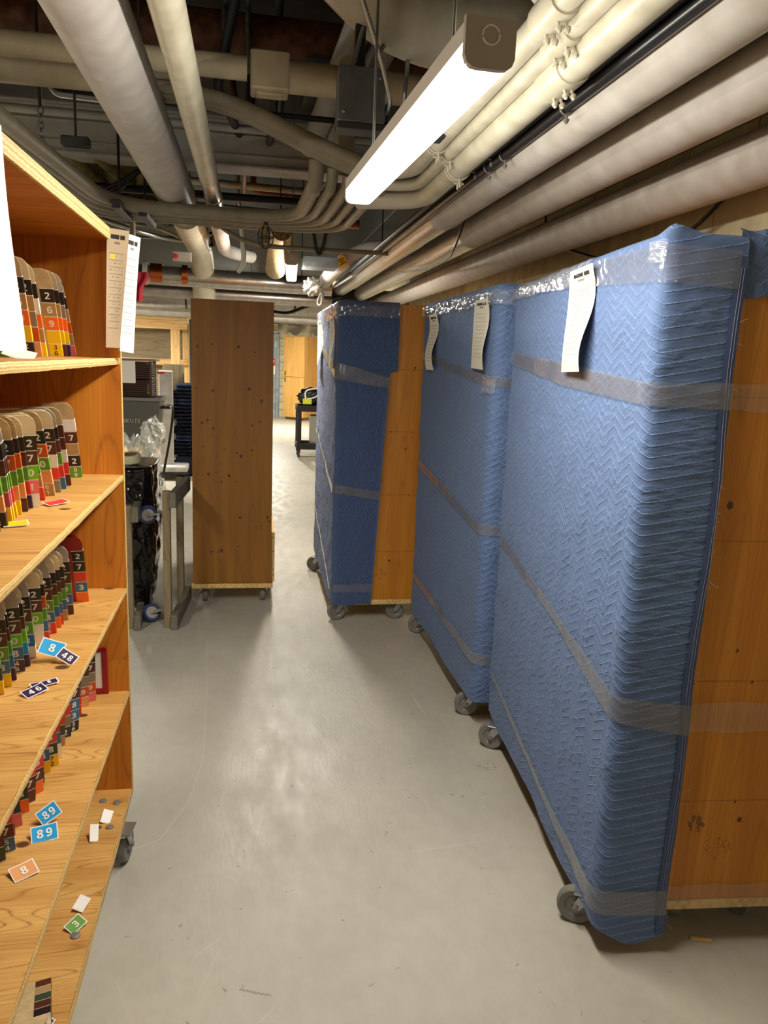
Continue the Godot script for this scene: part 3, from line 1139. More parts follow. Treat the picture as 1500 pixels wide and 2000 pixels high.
func right_carts() -> void:
	# nearest cart, turned slightly off the aisle
	var turn := -deg_to_rad(4.0)
	var at := V(0.955, 0, -1.74)
	wood_cart("nearest plywood cart on the right under a bright blue quilted blanket", at, turn, 0.56, 1.24, M.cart_wood, [[0.01, -0.1, 1.15], [0.5, -0.1, 0.4], [0.0, -1.12, 1.0], [0.5, -1.1, 0.3], [0.3, -0.16, 2.9]])
	var d := Drape.new([Vector2(0.185, 0.022), Vector2(-0.014, 0.022), Vector2(-0.014, -1.262), Vector2(0.16, -1.262)], 0.034)
	d.na = noise(101, 0.035, 3)
	d.amp = 0.01
	d.top = func(s): return 1.916 + 0.018 * exp(-pow((s - 0.175) / 0.05, 2.0)) - 0.012 * clampf((s - 0.4) / 1.0, 0.0, 1.0)
	d.squeeze = func(s, y): return s + maxf(0.0, 0.17 - s) / 0.17 * (0.012 * sin(y * 3.1) + 0.006 * sin(y * 9.0) + 0.01 * clampf((y - 1.2) * 2.0, -1.0, 1.0))
	var hem := func(s): return 0.06 + 0.03 * clampf((s - 0.1) / 0.15, 0.0, 1.0) + 0.035 * clampf((s - 0.22) / 1.2, 0.0, 1.0) + 0.008 * sin(s * 9.0) - 0.035 * exp(-pow((s - 0.1) / 0.07, 2.0))
	var t := thing("moving_blanket", "bright blue zigzag-quilted moving blanket draped over the nearest cart", "blanket", at, turn, "quilted moving blankets")
	var st := func(s): return s * 0.34 if s < 0.185 else 0.0629 + (s - 0.185)
	part("quilted_cover", cloth(d, hem, 0.0085, st), M.blanket, t)
	# hanging end flap across the top of the wood
	var g := Geo.new()
	var P := []
	var UV := []
	var nz := noise(102, 3.0, 2)
	for i in 18:
		var row := []
		var uv := []
		for j in 44:
			var x := 0.17 + 0.41 * j / 43.0
			var y := 1.932 - 0.155 * i / 17.0
			row.append(V(x, y + nz.get_noise_2d(x * 4.0, 3.0) * 0.008, 0.014 + nz.get_noise_2d(x * 4.0, y * 3.0) * 0.008 - (0.016 if i == 0 else 0.0)))
			uv.append(Vector2(x * 1.1, y + 0.3))
		P.append(row)
		UV.append(uv)
	g.grid(P, UV, Vector3.BACK)
	part("end_flap", g, M.blanket, t)
	g = band(d, [[0.0, 0.07, 1.86], [0.028, 0.06, 1.87]], 0.005, 0.0, 3, 0.012, 90)
	part("binding", g, M.binding, t, "bound edge with pale stitching")
	for off in [0.009, 0.016]:
		g = Geo.new()
		var run := []
		for k in 60:
			run.append(d.surf(off, 0.1 + 1.74 * k / 59.0, 0.007))
		g.tube(run, 0.0007, 5)
		part("stitching", g, M.thread, t)
	g = Geo.new()
	for i in 26:
		var y := rng.randf_range(0.1, 1.8)
		var a := d.surf(0.002, y, 0.006)
		var q := [a]
		var dir := V(rng.randf_range(0.3, 1.0), rng.randf_range(-0.6, 0.6), rng.randf_range(0.0, 0.4)).normalized()
		for k in 5:
			dir = (dir + V(rng.randf_range(-0.5, 0.3), rng.randf_range(-0.6, 0.4), rng.randf_range(-0.2, 0.2))).normalized()
			q.append(q[k] + dir * rng.randf_range(0.001, 0.004 if i > 3 else 0.012))
		g.tube(q, 0.0005, 4)
	var fr := part("loose_threads", g, M.thread, t)
	fr.set_meta("kind", "stuff")
	# tape bands round the side and on over the bare wood
	var L := d.length()
	for q in [[[[0.0, 1.51, 1.575], [0.2, 1.515, 1.57], [0.8, 1.54, 1.61], [1.45, 1.6, 1.645]], 0.31], [[[0.0, 0.66, 0.745], [0.2, 0.7, 0.77], [0.7, 0.8, 0.835], [1.45, 0.88, 0.925]], 0.42], [[[0.0, 0.125, 0.2], [0.21, 0.135, 0.205], [0.6, 0.19, 0.22], [1.45, 0.305, 0.33]], 0.42]]:
		part("tape_band", band(d, q[0], 0.008, 0.0015, 7, 0.02, 4), M.tape, t)
		var y0: float = q[0][0][1]
		var y1: float = q[0][0][2]
		g = Geo.new()
		P = []
		for i in 4:
			var row := []
			for j in 20:
				var f := j / 19.0
				row.append(V(0.175 + q[1] * f, lerpf(y0, y1, i / 3.0) - 0.006 * f + 0.003 * sin(f * 14.0 + i), 0.012 - 0.01 * f + 0.0015 * sin(f * 30.0 + i * 2.0)))
			P.append(row)
		g.grid(P)
		part("tape_tail", g, M.tape_clear, t)
	part("tape_band", band(d, [[0.02, 1.79, 1.875], [0.2, 1.8, 1.885], [0.7, 1.83, 1.89], [1.3, 1.855, 1.9], [1.46, 1.85, 1.9]], 0.008, 0.004, 8, 0.012, 6), M.tape_clear, t)
	part("crinkled_film", band(d, [[0.62, 1.83, 1.9], [0.9, 1.845, 1.905], [1.46, 1.845, 1.905]], 0.01, 0.018, 9, 0.005, 16), M.crinkle, t)
	part("crinkled_film", band(d, [[0.19, 1.845, 1.895], [0.235, 1.845, 1.895]], 0.01, 0.012, 10, 0.004, 14), M.crinkle, t)
	# list on the blanket
	var b := Basis(Vector3.UP, turn)
	var f0: Vector3 = at + b * d.surf(0.77, 1.88, 0.022)
	var f1: Vector3 = at + b * d.surf(0.58, 1.885, 0.022)
	solo("tally_sheet", sheet(f0, f1, 0.3, func(u, f): return 0.014 * sin(f * 5.6) * (0.2 + u)), M.list_b, "largest white paper list, curling off the nearest blue blanket", "paper")
	# the next cart in the row
	at = V(0.985, 0, -3.06)
	wood_cart("second plywood cart of the right-hand row, behind the nearest one", at, 0.0, 0.56, 1.3, M.cart_wood, [[0.03, -0.12, 1.3], [0.5, -0.12, 0.5], [0.03, -1.2, 1.4], [0.5, -1.2, 0.2]])
	d = Drape.new([Vector2(0.16, 0.02), Vector2(-0.014, 0.02), Vector2(-0.014, -1.32), Vector2(0.16, -1.32)], 0.04)
	d.na = noise(111, 0.035, 3)
	d.amp = 0.012
	d.top = func(s): return 1.915
	hem = func(s): return 0.12 + 0.008 * sin(s * 8.0)
	t = thing("moving_blanket", "blue zigzag-quilted blanket over the second cart of the right-hand row", "blanket", at, 0.0, "quilted moving blankets")
	part("quilted_cover", cloth(d, hem, 0.011), M.blanket, t)
	for q in [[[0.0, 1.5, 1.54], [0.25, 1.51, 1.55], [1.5, 1.61, 1.65]], [[0.0, 0.88, 0.93], [0.25, 0.89, 0.935], [1.5, 1.0, 1.05]], [[0.0, 0.3, 0.35], [0.25, 0.31, 0.36], [1.5, 0.33, 0.37]]]:
		part("tape_band", band(d, q, 0.008, 0.002, 12, 0.02, 4), M.tape, t)
	part("crinkled_film", band(d, [[0.1, 1.825, 1.885], [0.8, 1.835, 1.888], [1.5, 1.835, 1.888]], 0.01, 0.018, 13, 0.006, 14), M.crinkle, t)
	part("crinkled_film", band(d, [[0.16, 1.48, 1.54], [0.26, 1.48, 1.55]], 0.01, 0.014, 14, 0.005, 12), M.crinkle, t)
	f0 = at + d.surf(0.42, 1.86, 0.02)
	f1 = at + d.surf(0.22, 1.855, 0.02)
	solo("tally_sheet", sheet(f0, f1, 0.285, func(u, f): return 0.01 * sin(f * 6.0) * u), M.list_a, "white paper list nearest us on the blanket of the second right-hand cart", "paper")
	f0 = at + d.surf(1.3, 1.84, 0.02)
	f1 = at + d.surf(1.12, 1.84, 0.02)
	solo("tally_sheet", sheet(f0, f1, 0.29, func(u, f): return 0.016 * sin(f * 6.3) * (0.6 + 0.4 * u)), M.list_c, "narrow curling paper list at the far end of the second cart's blanket", "paper")
	# a splinter on the floor under the nearest cart
	g = Geo.new()
	g.box(Transform3D(Basis(Vector3.UP, -0.35), V(1.28, 0.004, -1.73)), V(0.06, 0.006, 0.012), 0.001, 0)
	solo("wood_splinter", g, M.pine, "pale wood splinter on the floor below the nearest blanket-covered cart", "splinter")


func middle_carts() -> void:
	# the bare cart, end on
	var at := V(-0.355, 0, -4.85)
	var t := wood_cart("bare dark plywood cart standing end-on in the middle of the aisle", at, 0.0, 0.492, 1.1, M.board, [[0.07, -0.07, 0.12], [0.44, -0.07, -0.1], [0.05, -1.02, 0.4], [0.44, -1.02, 0.9]], 0.0)
	var g := Geo.new()
	g.bx(V(0.503, 0.31, -0.55), V(0.02, 0.33, 1.06), 0.0015, 2, Vector2(0.2, 0.1))
	var lip := part("side_rail", g, M.pine, t, "lighter low rail along the aisle side")
	for y in [0.19, 0.23, 0.35, 0.44]:
		g = Geo.new()
		g.lathe(Transform3D(Basis(Vector3.RIGHT, PI / 2), V(0.505, y, -0.0195)), [Vector2(0, 0.0015), Vector2(0.004, 0.0015), Vector2(0.004, 0)], 8)
		part("screw_head", g, M.dark_steel, lip)
	# the half-wrapped cart
	at = V(0.505, 0, -4.47)
	wood_cart("plywood cart half wrapped in dark blue, standing at the end of the right-hand row", at, 0.0, 0.49, 1.3, M.cart_wood, [[0.05, -0.06, 1.75], [0.42, -0.06, 1.5], [0.0, -1.16, 1.2], [0.44, -1.2, 0.2]], 0.35)
	var d := Drape.new([Vector2(0.335, 0.014), Vector2(-0.014, 0.014), Vector2(-0.014, -1.33), Vector2(0.2, -1.33)], 0.035)
	d.na = noise(121, 0.05, 3)
	d.amp = 0.01
	d.top = func(s): return 1.918
	d.squeeze = func(s, y):
		var cut: float = 0.0 if y > 1.53 else 0.045 + (1.53 - y) * 0.045
		return s + maxf(0.0, 0.335 - s) / 0.335 * cut
	var hem := func(s): return 0.118 + 0.02 * clampf((s - 0.35) / 1.3, 0.0, 1.0) + 0.006 * sin(s * 20.0)
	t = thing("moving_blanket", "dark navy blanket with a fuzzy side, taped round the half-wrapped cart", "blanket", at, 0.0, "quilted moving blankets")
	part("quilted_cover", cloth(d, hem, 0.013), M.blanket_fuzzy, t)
	part("binding", band(d, [[0.0, 0.13, 1.5], [0.02, 0.13, 1.5]], 0.004, 0.0, 3, 0.01, 40), M.binding, t)
	part("tape_band", band(d, [[0.0, 1.43, 1.49], [0.32, 1.47, 1.56], [0.4, 1.48, 1.57], [1.0, 1.58, 1.64], [1.6, 1.68, 1.71]], 0.006, 0.002, 22, 0.02, 4), M.tape, t)
	part("tape_band", band(d, [[0.0, 0.77, 0.82], [0.34, 0.81, 0.86], [0.4, 0.8, 0.85], [1.6, 1.06, 1.09]], 0.006, 0.002, 23, 0.02, 4), M.tape, t)
	part("tape_band", band(d, [[0.33, 0.2, 0.235], [0.4, 0.2, 0.24], [1.65, 0.5, 0.54]], 0.006, 0.001, 24, 0.02, 3), M.tape, t)
	part("tape_band", band(d, [[0.0, 0.2, 0.25], [0.33, 0.2, 0.25]], 0.006, 0.004, 25, 0.01, 5), M.tape_clear, t)
	part("crinkled_film", band(d, [[0.0, 1.83, 1.905], [0.34, 1.83, 1.905]], 0.006, 0.006, 26, 0.01, 8), M.tape_clear, t)
	part("crinkled_film", band(d, [[0.34, 1.81, 1.91], [1.65, 1.82, 1.91]], 0.008, 0.012, 27, 0.007, 14), M.crinkle, t)
	var f0: Vector3 = at + d.surf(0.62, 1.83, 0.02)
	var f1: Vector3 = at + d.surf(0.42, 1.83, 0.02)
	solo("tally_sheet", sheet(f0, f1, 0.3, func(u, f): return 0.012 * sin(f * 5.0) * u), M.list_b, "paper list at the near corner of the half-wrapped cart's fuzzy blanket", "paper")
	f0 = at + d.surf(1.45, 1.84, 0.02)
	f1 = at + d.surf(1.25, 1.84, 0.02)
	solo("tally_sheet", sheet(f0, f1, 0.31, func(u, f): return 0.025 * sin(f * 4.0) * u), M.list_c, "paper list at the far end of the half-wrapped cart's fuzzy blanket", "paper")


const ORDER := ["first", "second", "third", "fourth", "fifth", "sixth", "seventh", "eighth", "ninth", "tenth", "eleventh", "twelfth", "thirteenth", "fourteenth", "fifteenth", "sixteenth", "seventeenth", "eighteenth", "nineteenth", "twentieth"]

func folders() -> void:
	var word := {"K": "black", "B": "brown", "O": "orange", "F": "bright orange", "G": "green", "L": "lime", "R": "red", "P": "pink", "A": "peach", "T": "tan", "N": "grey", "Y": "yellow", "S": "blue", "C": "cyan", "V": "purple", "D": "dark blue", "M": "magenta", "W": "white", "E": "dark green"}
	var cover := {"m": M.manila, "w": M.manila_edge, "g": M.grey_card, "r": M.red_plastic}
	var rows := [
		# shelf, height, folders from the end panel outwards: z, lean, roll, x, cover, code, thickness
		["topmost shelf", 1.571, [
			[-2.335, 0.62, 0.02, -0.487, "m", "2K 6T 9O _T 54P", 0.004], [-2.27, 0.52, 0.03, -0.487, "g", "2K 6N 9F _Y 22V", 0.004], [-2.235, 0.5, 0.02, -0.49, "m", "2K 6T 9F 3Y 23B", 0.004], [-2.2, 0.5, 0.03, -0.492, "m", "2K 6T 9F _Y 36Y", 0.004], [-2.09, 0.46, 0.05, -0.505, "w", "2K _W 9F _T _Y", 0.006], [-2.02, 0.42, 0.05, -0.5, "w", "2K _T _N _O _A", 0.003], [-1.965, 0.4, 0.03, -0.502, "m", "2K 6T 9F _Y 23K", 0.006], [-1.825, 0.4, 0.02, -0.505, "g", "_F _F 2K _Y _E", 0.005], [-1.78, 0.4, 0.0, -0.505, "m", "_F 2K _W _F _G", 0.005]], 0.02, 0.0],
		["second shelf down", 1.223, [
			[-2.352, 0.4, 0.12, -0.487, "m", "_W 7B _T 2K 09G", 0.008], [-2.2, 0.42, 0.05, -0.485, "m", "_B _B _W _R _B", 0.003], [-2.15, 0.42, 0.05, -0.487, "g", "2K 7B 0G 1R 82S", 0.006], [-2.1, 0.42, 0.04, -0.49, "w", "2K 7B 0W _R _N", 0.004], [-2.05, 0.42, 0.04, -0.492, "m", "2K 7O 0G _A 61T", 0.006], [-1.985, 0.4, 0.05, -0.5, "w", "_K _T 0G _T 59R", 0.006], [-1.9, 0.37, 0.08, -0.492, "w", "2K 7B 0L 1P _W", 0.009], [-1.88, 0.4, 0.05, -0.502, "w", "2K 7B 0G 1R 48V", 0.003], [-1.845, 0.38, 0.03, -0.503, "m", "2K 7O 0G _A 41B", 0.007], [-1.805, 0.38, 0.03, -0.506, "m", "2K 7O _G _A _Y", 0.004], [-1.78, 0.38, 0.03, -0.508, "w", "2K 7B 0G _R _Y", 0.004], [-1.75, 0.37, 0.03, -0.506, "g", "2K 7B 0G _P 34Y", 0.006], [-1.725, 0.37, 0.03, -0.503, "g", "2K 7B 0G 1M 34Y", 0.006], [-1.68, 0.36, 0.02, -0.5, "m", "2K 7B _G _A 28K", 0.007], [-1.63, 0.36, 0.02, -0.5, "w", "2K 7B _G _A 28K", 0.005]], 0.05, 0.0],
		["third shelf down", 0.864, [
			[-2.285, 0.42, 0.06, -0.474, "r", "2K 7K _R 3S _F", 0.008], [-2.17, 0.42, 0.05, -0.492, "g", "2K 7B 0G 8S _B", 0.008], [-2.12, 0.42, 0.05, -0.496, "w", "2K 7B 5G 3S _T", 0.006], [-2.085, 0.42, 0.05, -0.5, "w", "2K 7B _G _S _R", 0.003], [-2.06, 0.42, 0.05, -0.5, "w", "2K 7B _G _S _F", 0.003], [-2.02, 0.42, 0.05, -0.503, "g", "2K 7B 0G 8S 52R", 0.006], [-1.955, 0.4, 0.05, -0.504, "w", "2K 7O 0G 8S 20R", 0.008], [-1.92, 0.4, 0.05, -0.508, "w", "2K 7B 0L 8W _W", 0.004], [-1.855, 0.38, 0.05, -0.51, "g", "2K 7B 0G 3S _W", 0.011], [-1.8, 0.38, 0.05, -0.51, "w", "2K 7B 0L 8C 48V", 0.006], [-1.77, 0.38, 0.05, -0.514, "g", "2K 7B 0L 8S 46V", 0.005], [-1.72, 0.37, 0.05, -0.518, "w", "2K 7B 0G 8S _V", 0.004], [-1.69, 0.37, 0.05, -0.52, "g", "2K 7B 0G 8S _Y", 0.006], [-1.65, 0.36, 0.04, -0.523, "m", "2K 7B 0G _D _Y", 0.006], [-1.615, 0.36, 0.04, -0.525, "m", "2K 7B 0E _D _Y", 0.006]], 0.16, 0.006],
		["lowest full shelf", 0.519, [
			[-2.35, 0.3, 0.16, -0.49, "w", "2K 7B _N 9O _P", 0.006], [-2.315, 0.28, 0.12, -0.505, "w", "2K 7B _N 9O _A", 0.006], [-2.255, 0.25, 0.14, -0.515, "g", "2K 7B _N _R _R", 0.008], [-2.22, 0.3, 0.2, -0.52, "g", "2K 7B _S 8S _R", 0.005], [-2.16, 0.25, 0.16, -0.505, "g", "2K 7B 8S 3S 36K", 0.009], [-2.12, 0.25, 0.12, -0.515, "w", "2K 7B _R _N 2D", 0.006], [-2.07, 0.3, 0.1, -0.52, "w", "2K 7B _R _E _T", 0.006], [-2.02, 0.22, 0.22, -0.517, "w", "2K 7B 5R 8S _W", 0.008], [-1.965, 0.22, 0.22, -0.512, "g", "2K 7B 5R 8E 72Y", 0.008], [-1.93, 0.22, 0.14, -0.524, "g", "2K 7B _P 8S _Y", 0.006], [-1.88, 0.25, 0.12, -0.527, "g", "2K 7B 7B _R _D", 0.008], [-1.84, 0.2, 0.24, -0.522, "g", "2K 7B 5R 7B _F", 0.009], [-1.8, 0.2, 0.16, -0.53, "g", "2K 7B 5R 7B _B", 0.009], [-1.755, 0.2, 0.1, -0.53, "g", "2K 7B _B 8E _F", 0.008], [-1.7, 0.2, 0.24, -0.53, "w", "2K 7B _R 7D _P", 0.008], [-1.66, 0.2, 0.14, -0.535, "w", "2K 7B _P _P _M", 0.006], [-1.61, 0.2, 0.2, -0.52, "g", "2K 7B _R 7B 54S", 0.01], [-1.575, 0.2, 0.14, -0.53, "g", "2K 7B _R 7B _E", 0.008]], 0.4, 0.018],
	]
	for row in rows:
		var i := 0
		for f in row[2]:
			var c: PackedStringArray = f[5].split(" ")
			var lst: String = c[c.size() - 1]
			var kind: String = {"m": "manila", "w": "pale cream", "g": "grey-white", "r": "red-edged"}[f[4]]
			var lab: String = "%s folder, %s from end panel on the %s, bottom sticker %s" % [kind, ORDER[i], row[0], word[lst.substr(lst.length() - 1)]]
			var yaw: float = row[3] + rng.randf_range(-0.05, 0.1) + (0.3 if f[6] == 0.009 else 0.0)
			folder(V(f[3] + row[4], row[1] + 0.0015, f[0]), f[1], f[2] * 0.3, yaw, f[5], cover[f[4]], lab, "file folders on the open shelf cart", f[6])
			i += 1
	loose_sticker(V(-0.47, 1.58, -1.72), V(-1.0, 0.5, -0.5), Vector2(0.06, 0.04), "W", "", "crumpled pale label at the front of the topmost files")
	loose_sticker(V(-0.462, 1.228, -1.93), V(-1.45, 0.3, 0.5), Vector2(0.055, 0.032), "R", "", "red and white sticker lying on the second shelf down")
	loose_sticker(V(-0.487, 1.228, -1.69), V(-1.4, 0.2, 0.2), Vector2(0.05, 0.03), "Y", "", "yellow sticker lying below the front files of the second shelf down")
	loose_sticker(V(-0.462, 0.895, -1.83), V(-0.7, 0.3, -0.45), Vector2(0.055, 0.04), "C", "8", "cyan sticker numbered 8 peeling off beside the middle files")
	loose_sticker(V(-0.425, 0.878, -1.815), V(-0.8, 0.3, -0.75), Vector2(0.046, 0.03), "V", "48", "purple sticker numbered 48 hanging below the cyan 8")
	loose_sticker(V(-0.445, 0.869, -1.685), V(-1.45, 0.35, 0.15), Vector2(0.058, 0.022), "V", "48", "purple sticker lying flat below the peeling cyan 8")
	loose_sticker(V(-0.455, 0.87, -1.645), V(-1.3, 0.3, 0.5), Vector2(0.05, 0.03), "V", "46", "purple sticker numbered 46, nearest us on its shelf")
	loose_sticker(V(-0.455, 0.54, -1.705), V(-0.75, 0.2, 0.55), Vector2(0.048, 0.036), "C", "89", "upper of two cyan 89 stickers on the lowest full shelf")
	loose_sticker(V(-0.45, 0.528, -1.645), V(-1.0, 0.15, 0.12), Vector2(0.056, 0.04), "C", "89", "lower of two cyan 89 stickers on the lowest full shelf")
	loose_sticker(V(-0.46, 0.526, -1.52), V(-1.3, 0.3, 0.3), Vector2(0.05, 0.04), "A", "8", "peach sticker numbered 8 on the lowest full shelf, nearest us")
	loose_sticker(V(-0.425, 0.182, -1.78), V(-1.2, 0.3, 0.6), Vector2(0.045, 0.035), "G", "3", "green sticker numbered 3 on the lowest deck")
	loose_sticker(V(-0.425, 0.186, -1.85), V(-1.1, 0.3, 0.9), Vector2(0.04, 0.03), "W", "", "white crumpled tag above the green 3 on the lowest deck")
	loose_sticker(V(-0.43, 0.184, -2.24), V(-1.0, 0.6, 0.9), Vector2(0.045, 0.03), "W", "", "white torn tag at the far end of the lowest deck")
	loose_sticker(V(-0.45, 0.19, -2.15), V(-0.8, 0.6, 1.2), Vector2(0.05, 0.025), "W", "", "long white torn tag on the lowest deck below the second shelf edge")
	loose_sticker(V(-0.425, 0.182, -1.47), V(-1.2, 0.3, 0.9), Vector2(0.05, 0.025), "V", "", "purple and white tag at the near end of the lowest deck")
	folder(V(-0.44, 0.18, -1.6), 1.2, 0.1, 0.35, "2K 7B _E _T _B", M.manila, "brown bundled folder poking out on the lowest deck", "file folders on the lowest deck", 0.02)
	# red frame leaning on the end panel
	var t := thing("card_holder", "dark red plastic frame with a blank white card beside the end panel", "frame", V(-0.508, 0.5195, -2.395))
	var g := Geo.new()
	var w := 0.11
	var h := 0.16
	for q in [[V(-w / 2, h / 2, 0), V(0.02, h, 0.008)], [V(w / 2 - 0.06, 0.01, 0), V(w - 0.06 + 0.06, 0.02, 0.008)], [V(0.01, h - 0.008, 0), V(w, 0.016, 0.008)], [V(w / 2 + 0.004, h / 2, 0), V(0.018, h, 0.008)]]:
		g.bx(q[0], q[1], 0.003)
	part("frame_rim", g, M.red_plastic, t)
	g = Geo.new()
	g.bx(V(0.0, h / 2, -0.001), V(w, h - 0.02, 0.003), 0.0)
	part("card", g, M.paper, t)
	t.rotation.x = 0.05


func right_pipes() -> void:
	var grp := "large pipes along the right wall"
	var o := pipe("insulated_pipe", "white insulated pipe nearest the strip light on the right, foil-wrapped farther off", [V(0.895, 2.281, 2.5), V(0.895, 2.281, -3.75)], 0.075, M.white_pipe, grp, [V(0.895, 2.281, -0.6), V(0.895, 2.281, -3.4)], 28)
	var g := Geo.new()
	g.tube([V(0.895, 2.281, -3.75), V(0.895, 2.281, -8.0), V(0.9, 2.285, -8.3)], 0.072, 24)
	part("foil_jacket", g, M.foil_worn, o, "wrinkled silver foil jacket")
	sleeve(o, V(0.895, 2.281, -3.6), V(0.895, 2.281, -3.66), 0.08, M.white_pipe, "band")
	o = pipe("insulated_pipe", "middle white insulated pipe of the three along the right wall", [V(1.112, 2.246, 2.5), V(1.112, 2.246, -4.0)], 0.075, M.white_pipe, grp, [V(1.112, 2.246, -1.2), V(1.112, 2.246, -3.6)], 28)
	g = Geo.new()
	g.tube([V(1.112, 2.246, -4.0), V(1.112, 2.246, -8.3)], 0.073, 24)
	part("foil_jacket", g, M.foil_worn, o, "dull silver jacket")
	o = pipe("insulated_pipe", "white insulated pipe closest to the right wall, above the wrapped carts", [V(1.35, 2.169, 2.5), V(1.35, 2.169, -8.3)], 0.075, M.white_pipe, grp, [V(1.35, 2.169, -1.2), V(1.35, 2.169, -3.6)], 28)
	# painted conduits beside the light
	grp = "cream painted conduits beside the strip light"
	var c1 := pipe("painted_conduit", "thick cream painted conduit with bolted couplings beside the black conduits", bent([V(0.713, 2.267, 2.0), V(0.713, 2.267, -3.4), V(0.46, 2.28, -3.55)], 0.16), 0.039, M.cream_paint, grp, [V(0.713, 2.267, -0.9)])
	var c2 := pipe("painted_conduit", "thin cream painted conduit between the two thicker cream ones", bent([V(0.659, 2.29, 2.0), V(0.659, 2.29, -3.24), V(0.46, 2.31, -3.38)], 0.1), 0.023, M.cream_paint, grp)
	var c3 := pipe("painted_conduit", "cream painted conduit tight beside the strip light", bent([V(0.61, 2.315, 2.0), V(0.61, 2.315, -3.1), V(0.44, 2.33, -3.25)], 0.1), 0.031, M.cream_paint, grp)
	for q in [[c1, V(0.713, 2.267, 0), 0.039, -1.86], [c2, V(0.659, 2.29, 0), 0.023, -1.73], [c3, V(0.61, 2.315, 0), 0.031, -1.66]]:
		var p: Vector3 = q[1]
		var z: float = q[3]
		var sl := sleeve(q[0], p + V(0, 0, z + 0.06), p + V(0, 0, z - 0.07), q[2] + 0.007, M.cream_paint, "coupling")
		for dz in [-0.035, 0.03]:
			for dx in [-0.006, 0.012]:
				g = Geo.new()
				bolt(g, p + V(dx, -q[2] - 0.004, z + dz), V(0.25, -1, 0.15).normalized(), 0.018)
				part("bolt", g, M.cream_paint, sl)
	for q in [[c1, V(0.713, 2.267, -2.8), 0.039], [c2, V(0.659, 2.29, -2.73), 0.023], [c3, V(0.61, 2.315, -2.7), 0.031]]:
		var p: Vector3 = q[1]
		g = Geo.new()
		for dz in [-0.012, 0.012]:
			var ring := []
			for k in 15:
				var a := PI + PI * k / 14.0
				ring.append(p + V(cos(a) * (q[2] + 0.004), sin(a) * (q[2] + 0.004), dz))
			g.tube(ring, 0.0035, 6)
			g.tube([p + V(0.004, -q[2], dz), p + V(0.006, -q[2] - 0.03, dz * 1.4)], 0.004, 6)
		bolt(g, p + V(-0.012, -q[2] - 0.014, 0), V(1, 0, 0), 0.03)
		part("pipe_clamp", g, M.cream_paint, q[0])
	# black conduits
	grp = "thin black conduits between the cream and white pipes"
	var b1 := pipe("black_conduit", "dull black conduit close under the thick cream conduit", [V(0.788, 2.284, 2.0), V(0.788, 2.284, -6.4)], 0.0145, M.dark_steel, grp)
	var b2 := pipe("black_conduit", "glossy black conduit against the first white insulated pipe", [V(0.804, 2.258, 2.0), V(0.804, 2.258, -6.4)], 0.016, M.black_pipe, grp)
	for q in [[b1, V(0.788, 2.284, -2.65)], [b2, V(0.804, 2.258, -2.55)], [b2, V(0.804, 2.258, -2.72)], [b1, V(0.788, 2.284, -2.84)], [b2, V(0.804, 2.258, -2.05)]]:
		var p: Vector3 = q[1]
		g = Geo.new()
		var ring := []
		for k in 13:
			var a := PI * 0.95 + PI * 1.1 * k / 12.0
			ring.append(p + V(cos(a) * 0.02, sin(a) * 0.02, 0))
		g.tube(ring, 0.003, 6)
		bolt(g, p + V(0, -0.016, 0), V(0, -1, 0), 0.02)
		part("pipe_clamp", g, M.hub, q[0])
	# cables and brown lines in the gap by the wall
	pipe("wall_conduit", "dark conduit running in the gap above the carts by the wall", [V(1.54, 2.19, 1.5), V(1.54, 2.19, -7.8)], 0.02, M.dark_steel, "", [], 10)
	pipe("wall_conduit", "brown painted line higher up in the gap by the wall", [V(1.55, 2.27, 1.5), V(1.55, 2.27, -7.8)], 0.024, M.copper_old, "", [], 10)
	pipe("black_cable", "black cable sagging behind the white pipes above the carts", smooth_path([V(1.48, 3.31, -1.4), V(1.48, 2.5, -1.9), V(1.49, 2.14, -2.4), V(1.52, 2.03, -2.9), V(1.54, 2.06, -3.3), V(1.54, 2.17, -3.8)]), 0.008, M.plastic_black, "", [], 8, "cable")
	pipe("black_cable", "thin black cable looped over the foil end of the white pipes", smooth_path([V(0.98, 2.37, -3.5), V(1.0, 2.16, -3.9), V(1.05, 2.14, -4.3), V(1.07, 2.16, -4.9), V(1.0, 2.19, -5.5)]), 0.005, M.plastic_black, "", [], 8, "cable")
	g = Geo.new()
	g.bx(V(1.26, 2.82, -6.9), V(0.6, 0.46, 7.4), 0.006)
	solo("square_duct", g, M.dark_steel, "large dark square duct above the white pipes beyond the strip light", "duct")
	# higher pipes seen past the light
	pipe("silver_duct", "dull silver pipe high above the end of the strip light", [V(0.52, 2.5, 1.0), V(0.52, 2.5, -1.75)], 0.045, M.foil_worn, "", [V(0.52, 2.5, -1.5)])
	pipe("grey_duct", "thick grey pipe beyond the strip light's near end", [V(0.72, 2.52, 1.0), V(0.72, 2.52, -2.0)], 0.07, M.beam, "", [V(0.72, 2.52, -1.5)])


